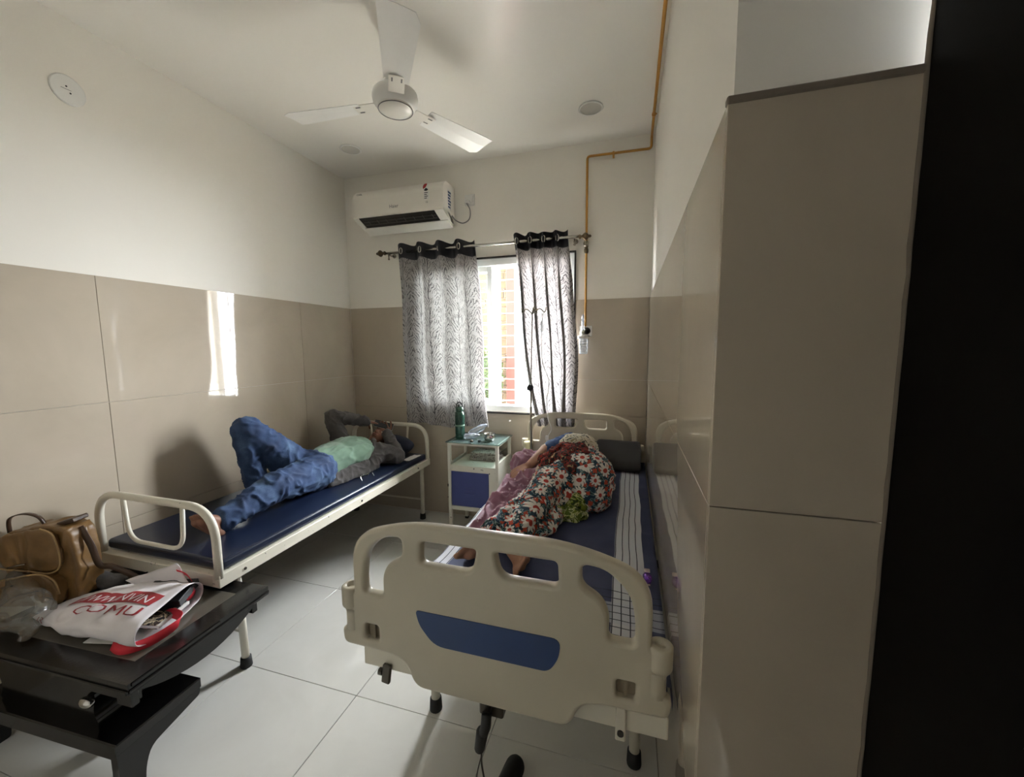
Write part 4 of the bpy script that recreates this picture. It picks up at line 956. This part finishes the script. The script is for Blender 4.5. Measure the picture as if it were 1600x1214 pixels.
b = ribbon([(-.15, -.01, .285), (-.13, -.02, .345), (-.07, -.02, .365), (-.02, -.015, .35), (.0, -.01, .31)], .014, .004, (0, 1, 0)); bmesh.ops.transform(b, matrix=LR, verts=b.verts); link('top_handle', b, 'leather_dark', t, smooth=True)
b = BM(); box(b, .05, -.02, .315, .12, .045, .333, .004, E3(y=-16)); bmesh.ops.transform(b, matrix=LR, verts=b.verts); link('side_gusset', b, 'leather_dark', t)
b = ribbon([(.125, 0, .30), (.16, .0, .22), (.175, .01, .13), (.23, .01, .12), (.30, .03, .06), (.345, .03, .015)], .022, .004, (.3, .3, 1)); bmesh.ops.transform(b, matrix=LR, verts=b.verts); link('shoulder_strap', b, 'leather_dark', t, smooth=True)
b = BM(); ell(b, (.30, -2.0, TT+.025), (.06, .045, .026)); ell(b, (.25, -2.02, TT+.04), (.05, .035, .035)); me = remesh(b, .008, 4); folds(me, .006, (20, 20, 20)); clampz(me, TT+.001)
solo('dark_pouch', me, 'hoodie', 'dark cloth pouch between leather bag and cot post', 'pouch', (.29, -2.0, TT), True)
# thin transparent bag slumped over the near left corner
b = BM(); ell(b, (.27, -2.25, TT+.055), (.12, .075, .06), E3(z=-10)); cap(b, (.20, -2.22, TT+.09), .05, (.13, -2.19, TT+.13), .03); cap(b, (.35, -2.27, TT+.02), .03, (.40, -2.30, TT+.015), .015); me = remesh(b, .008, 6); folds(me, .014, (14, 14, 14), 4); clampz(me, TT+.001)
solo('polythene_bag', me, 'polybag', 'thin transparent polythene bag slumped at left end of table', 'bag', (.27, -2.25, TT), True)

# ---------------------------------------------------------------- small things on the beds
t = thing('eyeglasses', 'thin steel rimmed eyeglasses lying on the navy mattress', 'eyeglasses', (.69, -.80, .566))
GM = basis((.690, -.80, .584), (.10, .99, 0), (.75, -.05, .66))
for k, cx in enumerate((-.032, .032)):
    b = BM(); tube(b, [GM @ Vector((cx+.024*cos(a), .018*sin(a), 0)) for a in [2*pi*m/20 for m in range(20)]], .0016, 6, closed=True); link('rim', b, 'steel', t, smooth=True)
    b = BM(); lathe(b, [(.023, 0), (.023, .0008)], GM @ Vector((cx, 0, 0)), GM.to_3x3() @ Vector((0, 0, 1)), 18); link('lens', b, 'glass', t)
    b = BM(); tube(b, [GM @ Vector((cx*1.75, .006, 0)), GM @ Vector((cx*1.8, -.004, .06)), GM @ Vector((cx*1.7, -.012, .12))], .0013, 6); link('temple', b, 'steel', t)
b = BM(); tube(b, [GM @ Vector((-.009, .004, 0)), GM @ Vector((0, .008, .001)), GM @ Vector((.009, .004, 0))], .0014, 6); link('bridge', b, 'steel', t)
b = BM()
vs = []
for i in range(15):
    for j in range(9): vs.append((.705+.065*j/8+.012*i/14, -.385+.17*i/14+.012*j/8, .567+.007*max(0, noise.noise(Vector((i*.35, j*.4, 0))))+.0))
me = bpy.data.meshes.new('p'); me.from_pydata(vs, [], [(i*9+j, i*9+j+1, (i+1)*9+j+1, (i+1)*9+j) for i in range(14) for j in range(8)])
solo('paper_slip', solid(me, .001), 'paper', 'creased white paper slips on navy mattress beside his elbow', 'paper', (.74, -.4, .567), False)
t = thing('sweet_packet', 'small shiny purple and silver packet at bed edge by wall', 'packet', (2.49, -1.63, SZ))
b = BM(); ell(b, (2.492, -1.645, SZ+.012), (.016, .032, .010)); me = remesh(b, .003, 2); folds(me, .003, (60, 60, 60)); link('wrapper', me, 'purple', t)
b = BM(); box(b, 2.482, -1.61, SZ+.010, 2.502, -1.585, SZ+.013); box(b, 2.482, -1.69, SZ+.008, 2.50, -1.672, SZ+.011); link('crimped_end', b, 'foil', t)

# ---------------------------------------------------------------- people
def hand(b, wrist, direction, palm_n, size=1.0, curl=.6, side=1, thumb=1):
    """palm and five fingers as tapered chains; direction wrist->knuckles, palm_n the way the palm faces"""
    d = Vector(direction).normalized(); n = Vector(palm_n); n = (n-d*n.dot(d)).normalized(); s = d.cross(n)*side; w = Vector(wrist)
    for k in (-1.5, -.5, .5, 1.5): cap(b, w+s*k*.010*size, .012*size, w+d*.078*size+s*k*.0195*size, .0105*size, 8)
    for k, L in zip((1.5, .5, -.5, -1.5), (.068, .078, .073, .056)):
        p = w+d*.080*size+s*k*.0195*size; dd = d+s*k*.06; r = .0092*size
        for q, f in enumerate((.45, .32, .23)):
            ang = curl*(.55+.35*q); dd = (dd.normalized()*cos(ang)+n*sin(ang)).normalized(); e = p+dd*L*f*size
            cap(b, p, r, e, r*.93, 8); p = e; r *= .93
    p = w+d*.022*size+s*.022*size*thumb; dd = (d*.7+s*thumb*.8+n*.35).normalized(); r = .0115*size
    for f in (.036, .030, .024):
        e = p+dd*f*size; cap(b, p, r, e, r*.92, 8); p = e; r *= .92; dd = (dd+n*.35-s*thumb*.25).normalized()
def foot(b, ankle, d, upv, size=1.0, side=1):
    """ankle joint, d towards the toes, upv top of the foot"""
    d = Vector(d).normalized(); u = Vector(upv); u = (u-d*u.dot(d)).normalized(); s = d.cross(u)*side; a = Vector(ankle)
    heel = a-d*.035*size-u*.045*size
    cap(b, a, .036*size, heel, .032*size)
    cap(b, heel, .031*size, a+d*.12*size-u*.052*size+s*.012, .026*size); cap(b, a, .034*size, a+d*.12*size-u*.038*size, .026*size); cap(b, heel, .028*size, a+d*.12*size-u*.054*size-s*.022*size, .020*size)
    for k, (o, L, r) in enumerate(((.030, .048, .0125), (.010, .040, .0095), (-.006, .036, .009), (-.020, .031, .0085), (-.033, .026, .008))):
        p = a+d*.128*size-u*.045*size+s*o*size; cap(b, p, r*size*1.1, p+d*L*size+u*.004, r*size, 8)
def head(b, c, face, upv, R=.092):
    f = Vector(face).normalized(); u = Vector(upv); u = (u-f*u.dot(f)).normalized(); s = f.cross(u); m = Matrix((s, f, u)).transposed()
    c = Vector(c)
    def P(x, y, z): return c+s*x*R+f*y*R+u*z*R
    ell(b, P(0, -.12, .22), (R*.82, R*1.0, R*.92), m); ell(b, P(0, .18, -.35), (R*.66, R*.68, R*.72), m)
    ell(b, P(0, .42, -.98+.1), (R*.30, R*.25, R*.2), m)
    cap(b, P(0, .80, .05), R*.09, P(0, 1.06, -.30), R*.15, 8); ell(b, P(.13, .95, -.34), (R*.1, R*.1, R*.09), m); ell(b, P(-.13, .95, -.34), (R*.1, R*.1, R*.09), m)
    cap(b, P(-.4, .72, .22), R*.13, P(.4, .72, .22), R*.13, 8)
    cap(b, P(-.2, .86, -.56), R*.075, P(.2, .86, -.56), R*.075, 8); cap(b, P(-.17, .84, -.66), R*.085, P(.17, .84, -.66), R*.085, 8)
    for q in (-1, 1): ell(b, P(q*.84, -.02, -.08), (R*.09, R*.2, R*.3), m)
    return P, m
# --- lying man
mat_z = .563
man = thing('person', 'man in green tee, grey hoodie and jeans lying on cot, phone raised', 'person', (.45, -.95, mat_z))
b = BM()
hipR, hipL = Vector((.37, -1.03, .665)), Vector((.51, -1.04, .665))
kneeR, ankR = Vector((.235, -1.275, .965)), Vector((.265, -1.265, .625))
kneeL, ankL = Vector((.535, -1.385, .685)), Vector((.53, -1.70, .625))
chest, neck, hd = Vector((.43, -.62, .68)), Vector((.455, -.435, .675)), Vector((.48, -.325, .715))
shR, elR, wrR = Vector((.27, -.52, .70)), Vector((.175, -.50, .915)), Vector((.385, -.375, .865))
shL, elL, wrL = Vector((.60, -.50, .665)), Vector((.695, -.43, .615)), Vector((.565, -.345, .765))
cap(b, hipR, .095, kneeR, .060); cap(b, kneeR, .058, ankR, .038)
cap(b, hipL, .095, kneeL, .060); cap(b, kneeL, .058, ankL, .038)
for p, r in (((.44, -1.03, .665), (.155, .12, .095)), ((.44, -.88, .668), (.135, .13, .092)), ((.435, -.70, .675), (.155, .16, .098)), ((.435, -.56, .675), (.165, .10, .085))): ell(b, p, r)
cap(b, chest, .08, neck, .052); cap(b, neck, .05, hd, .05)
for sh, el, wr in ((shR, elR, wrR), (shL, elL, wrL)): cap(b, (chest+sh)/2, .07, sh, .055); cap(b, sh, .050, el, .038); cap(b, el, .037, wr, .025)
P, hm = head(b, hd, (.18, -.35, .92), (.12, .90, .42))
hand(b, wrR, (.45, .62, -.25), (.2, .1, -.95), .95, .55, 1, 1)
hand(b, wrL, (-.62, .50, .35), (-.1, -.2, .6), .95, .55, -1, -1)
foot(b, ankL, (.16, -.55, .62), (-.25, .62, .55), .92, -1)
foot(b, ankR, (.75, -.62, -.05), (0, 0, 1), .95, 1)
me = remesh(b, .0052, 3, .5); clampz(me, mat_z+.001)
link('body', me, 'skin', man, smooth=True)
def cloth_blob(name, segs, mat, vox, amp, f, seed, floor, par, ells=(), sm=5, label=None):
    b = BM()
    for s in segs: cap(b, *s)
    for e in ells: ell(b, *e)
    me = remesh(b, vox, sm); folds(me, amp, f, seed)
    if floor is not None: clampz(me, floor)
    return link(name, me, mat, par, label, smooth=True)
cloth_blob('jeans', [(hipR, .112, kneeR, .082), (kneeR, .080, ankR+Vector((0, 0, .02)), .058), (hipL, .112, kneeL, .080), (kneeL, .078, ankL+Vector((0, .03, .0)), .055)],
    'denim', .008, .013, (14, 14, 14), 0, mat_z+.001, man, [((.44, -1.01, .675), (.165, .125, .112))])
cloth_blob('t_shirt', [(chest, .1, neck-Vector((0, .03, .005)), .060), ((.44, -.95, .675), .108, (.435, -.62, .690), .108), ((.40, -.92, .66), .10, (.38, -.64, .67), .10), ((.48, -.92, .66), .10, (.49, -.64, .67), .10)], 'tee', .008, .011, (22, 6, 16), 3, mat_z+.001, man,
    [((.45, -.69, .690), (.178, .17, .112)), ((.44, -.80, .684), (.160, .20, .106)), ((.44, -.60, .685), (.168, .13, .104))], sm=10)
cloth_blob('hoodie', [(shR, .068, elR, .056), (elR, .056, wrR, .040), (shL, .068, elL, .062), (elL, .060, wrL, .040), ((.28, -.60, .63), .05, shR, .066), ((.62, -.66, .60), .035, shL, .066),
    ((.59, -1.02, .58), .020, (.63, -.62, .590), .032), ((.54, -1.05, .58), .022, (.60, -.80, .60), .036), ((.575, -.98, .60), .028, (.60, -.70, .62), .04), ((.61, -.92, .574), .012, (.645, -.72, .58), .016), ((.30, -.90, .70), .030, (.28, -.60, .70), .045), ((.30, -1.0, .66), .028, (.29, -.85, .70), .03), ((.62, -.66, .60), .03, (.555, -.52, .74), .022), ((.555, -.52, .74), .02, (.50, -.44, .73), .018)],
    'hoodie', .007, .011, (15, 15, 15), 6, mat_z+.001, man, [((.46, -.50, .60), (.20, .09, .045)), ((.46, -.75, .58), (.17, .22, .03))])
hb = BM(); ell(hb, P(0, -.30, .42), (.083, .082, .077), hm); ell(hb, P(0, -.5, .1), (.08, .05, .07), hm)
me = remesh(hb, .006, 2); folds(me, .003, (60, 60, 60)); link('hair', me, 'hair', man, smooth=True)
for q in (-1, 1):
    b = BM(); ell(b, P(q*.33, .80, .04), (.0105, .0105, .0105), None, 2); e = link('eye', b, 'white_eye', man, smooth=True)
    b = BM(); ell(b, P(q*.33, .885, .03), (.0052, .0052, .0052), None, 2); link('iris', b, 'hair', e, smooth=True)
b = BM(); cap(b, P(-.17, .93, -.61), .0045, P(.17, .93, -.61), .0045, 8); link('lips', b, 'lip', man, smooth=True)
t = thing('phone', 'dark phone with pinkish rim held over the lying man\'s face', 'phone', (.50, -.30, .80))
PM = basis((.497, -.292, .825), (.75, .45, -.30), (-.30, .78, .5))
b = BM(); box(b, -.075, -.036, -.004, .075, .036, .004, .003, seg=2); bmesh.ops.transform(b, matrix=PM, verts=b.verts); link('case', b, 'blackm', t)
b = BM(); box(b, -.077, -.038, -.0055, .077, .038, -.0035, .001); bmesh.ops.transform(b, matrix=PM, verts=b.verts); link('rim', b, 'paper', t, label='pale phone rim')

# --- woman curled on her side under the floral dress
Z0 = SZ+.004
wom = thing('person', 'woman in daisy-print dress curled on hospital bed, back to camera', 'person', (2.1, -1.0, Z0))
b = BM()
pel = Vector((2.20, -1.00, .765)); rib = Vector((2.13, -.70, .785)); sh2 = Vector((2.02, -.60, .815)); shl = Vector((2.12, -.55, .73)); nk = Vector((2.10, -.46, .73)); hd2 = Vector((2.06, -.36, .705))
kA, kB = Vector((2.045, -1.12, .765)), Vector((2.00, -1.20, .70)); aA, aB = Vector((1.965, -1.60, .665)), Vector((1.83, -1.58, .66))
ell(b, pel, (.12, .14, .135)); cap(b, pel, .115, rib, .10); cap(b, rib, .10, shl, .08); cap(b, rib, .09, sh2, .065); cap(b, nk, .048, hd2, .048); cap(b, shl, .06, nk, .045)
cap(b, pel, .10, kA, .06); cap(b, kA, .055, aA, .034); cap(b, pel+Vector((-.02, 0, -.05)), .09, kB, .058); cap(b, kB, .052, aB, .034)
el2, wr2 = Vector((1.895, -.67, .79)), Vector((1.85, -.80, .745))
cap(b, sh2, .050, el2+Vector((.03, 0, .02)), .040); cap(b, el2+Vector((.03, 0, .02)), .038, wr2, .026); hand(b, wr2, (-.7, -.5, -.3), (-.2, .2, -1), .9, .35, 1, -1)
head(b, hd2, (-.85, .1, .1), (-.1, .95, .05), .088)
foot(b, aA, (.28, -.72, .10), (-.75, -.1, .6), .95, 1); foot(b, aB, (-.20, -.75, .25), (-.75, .1, .55), .95, 1)
me = remesh(b, .0055, 3); clampz(me, Z0+.002); link('body', me, 'skin2', wom, smooth=True)
cloth_blob('dress', [(pel, .150, rib+Vector((.02, 0, -.02)), .108), (rib+Vector((.02, 0, -.02)), .106, shl+Vector((.02, .02, 0)), .09), (pel+Vector((0, 0, .01)), .125, kA, .085), (pel+Vector((-.02, -.02, -.06)), .10, kB+Vector((0, 0, 0)), .085), (kA, .085, (1.985, -1.53, .685), .056), (kB, .08, (1.875, -1.53, .67), .052),
    ((2.22, -1.03, .70), .125, (2.14, -.78, .70), .12)], 'floral', .009, .013, (11, 11, 11), 11, Z0+.001, wom, [((2.19, -1.0, .755), (.165, .15, .15)), ((2.02, -1.32, .66), (.11, .19, .045))])
cloth_blob('sleeve', [(sh2+Vector((.04, .02, .01)), .080, (1.965, -.65, .81), .062)], 'bluesleeve', .006, .007, (26, 26, 26), 4, None, wom, label='short blue sleeve')
b = BM(); ell(b, hd2+Vector((.02, .035, .012)), (.085, .075, .085)); cap(b, hd2+Vector((.04, .06, -.02)), .03, (2.17, -.26, .66), .02); me = remesh(b, .007, 2); folds(me, .003, (50, 50, 50)); clampz(me, Z0+.002); link('hair', me, 'hair', wom, smooth=True)
link('petticoat', None or remesh((lambda b: (cap(b, (2.00, -1.60, .655), .030, (2.08, -1.57, .645), .016), b)[1])(BM()), .006, 3), 'paper', wom, 'white petticoat hem', smooth=True)
# cream upper cloth, red and black scarf, green leaf cloth
def shell(segs, vox, amp, f, seed, ells=(), floor=None, sm=4):
    b = BM()
    for s in segs: cap(b, *s)
    for e in ells: ell(b, *e)
    me = remesh(b, vox, sm); folds(me, amp, f, seed)
    if floor: clampz(me, floor)
    return me
link('blouse', shell([((2.11, -.72, .835), .102, (2.14, -.58, .805), .098)], .007, .008, (18, 18, 18), 3), 'cream_cloth', wom, 'cream printed blouse back', smooth=True)
me = shell([((1.97, -.93, .82), .034, (2.06, -.88, .875), .04), ((2.06, -.88, .875), .036, (2.17, -.86, .893), .026), ((1.99, -.99, .81), .034, (2.09, -.97, .872), .036), ((2.09, -.97, .868), .03, (2.18, -.92, .885), .024), ((2.09, -1.0, .865), .036, (2.14, -1.12, .845), .030), ((2.17, -.94, .90), .032, (2.20, -1.02, .893), .028), ((2.10, -.93, .885), .04, (2.17, -1.0, .89), .034), ((2.14, -.98, .88), .028, (2.155, -1.07, .862), .024)], .006, .012, (24, 24, 24), 8)
solo('scarf', me, 'scarf', 'red and black printed scarf bunched on woman\'s waist', 'scarf', (2.09, -.95, .85), True)
me = shell([((1.96, -.98, .775), .030, (2.0, -.93, .79), .032), ((1.95, -1.03, .75), .028, (1.99, -1.0, .76), .03)], .006, .008, (24, 24, 24), 2)
solo('cream_cloth', me, 'cream_cloth', 'small cream cloth knot peeking out below red scarf', 'cloth', (1.94, -.92, .78), True)
me = shell([((2.05, -1.16, .665), .05, (2.17, -1.13, .68), .06), ((2.04, -1.24, .65), .03, (2.16, -1.22, .65), .045), ((2.02, -1.30, .64), .018, (2.09, -1.28, .64), .025), ((2.11, -1.10, .70), .05, (2.17, -1.13, .68), .05), ((2.18, -1.22, .64), .025, (2.22, -1.20, .64), .02)], .006, .018, (16, 22, 20), 8, floor=Z0+.001)
solo('green_cloth', me, 'green', 'green and cream leaf-print cloth tucked against her folded legs', 'cloth', (2.1, -1.2, Z0), True)

# pink blanket: bunched hood at the top, long fall towards the foot
def pk(x, y):
    """height of the blanket above the sheet"""
    return 0
vs = []; NXb, NYb = 60, 110; ids = {}; fs = []
for j in range(NYb+1):
    tt = j/NYb; y = -.56-.95*tt
    xl = 1.725-.02*sin(tt*5)-.03*tt; xr = 2.02-.02*tt+.015*sin(tt*9)
    if tt < .12: k = (.12-tt)/.12; xl += .05*k*k; xr -= .06*k*k
    for i in range(NXb+1):
        s = i/NXb; x = xl+(xr-xl)*s
        p = Vector((x*9+tt*2.0, y*6, .3)); q = p+noise.noise_vector(p*.7)*.9
        rg = (1-abs(noise.noise(q))*2); edge = min(1, min(s, 1-s)*7)*min(1, min(tt, 1-tt)*14)
        hh = .016+.040*max(0, rg)**3+.020*noise.noise(p*2.0)+.022*(1-abs(noise.noise(p*1.7+Vector((9, 2, 0)))*2))**4
        hh += .085*math.exp(-((tt-.16)/.13)**2)*math.exp(-((s-.45)/.38)**2)+.03*math.exp(-((s-.3)/.3)**2)*math.exp(-((tt-.55)/.3)**2)
        hh -= .045*math.exp(-((tt-.06)/.04)**2)*math.exp(-((s-.7)/.2)**2)
        vs.append((x, y, Z0+.004+max(.004, hh)*edge))
n = NXb+1; fs = [(a*n+i, a*n+i+1, (a+1)*n+i+1, (a+1)*n+i) for a in range(NYb) for i in range(NXb)]
me = bpy.data.meshes.new('blanket'); me.from_pydata(vs, [], [f[::-1] for f in fs])
me = solid(me, .006)
t = thing('blanket', 'dusty pink dotted fleece blanket crumpled along left side of bed', 'blanket', (1.85, -1.0, Z0))
link('fleece', me, 'pink', t, smooth=True)
me = shell([((1.78, -.72, .70), .045, (1.86, -.60, .73), .055), ((1.86, -.60, .73), .055, (1.93, -.66, .70), .045), ((1.79, -.80, .68), .045, (1.92, -.82, .68), .05), ((1.80, -.74, .75), .02, (1.90, -.70, .765), .022)], .007, .022, (15, 15, 15), 9, floor=Z0+.004, ells=[((1.80, -.70, .715), (.085, .11, .085))])
link('bunched_fold', me, 'pink', t, smooth=True)

b = BM(); cap(b, (2.06, -1.98, .036), .034, (2.074, -1.91, .045), .034, 16); cap(b, (2.045, -2.10, .036), .034, (2.06, -1.98, .036), .035, 16); cap(b, (2.05, -2.07, .07), .028, (2.07, -1.93, .058), .024, 16)
me = remesh(b, .006, 4); clampz(me, .001)
solo('shoe', me, 'rubber', 'black rounded shoe toe on the floor below the bed crank', 'shoe', (2.06, -2.0, 0), True)
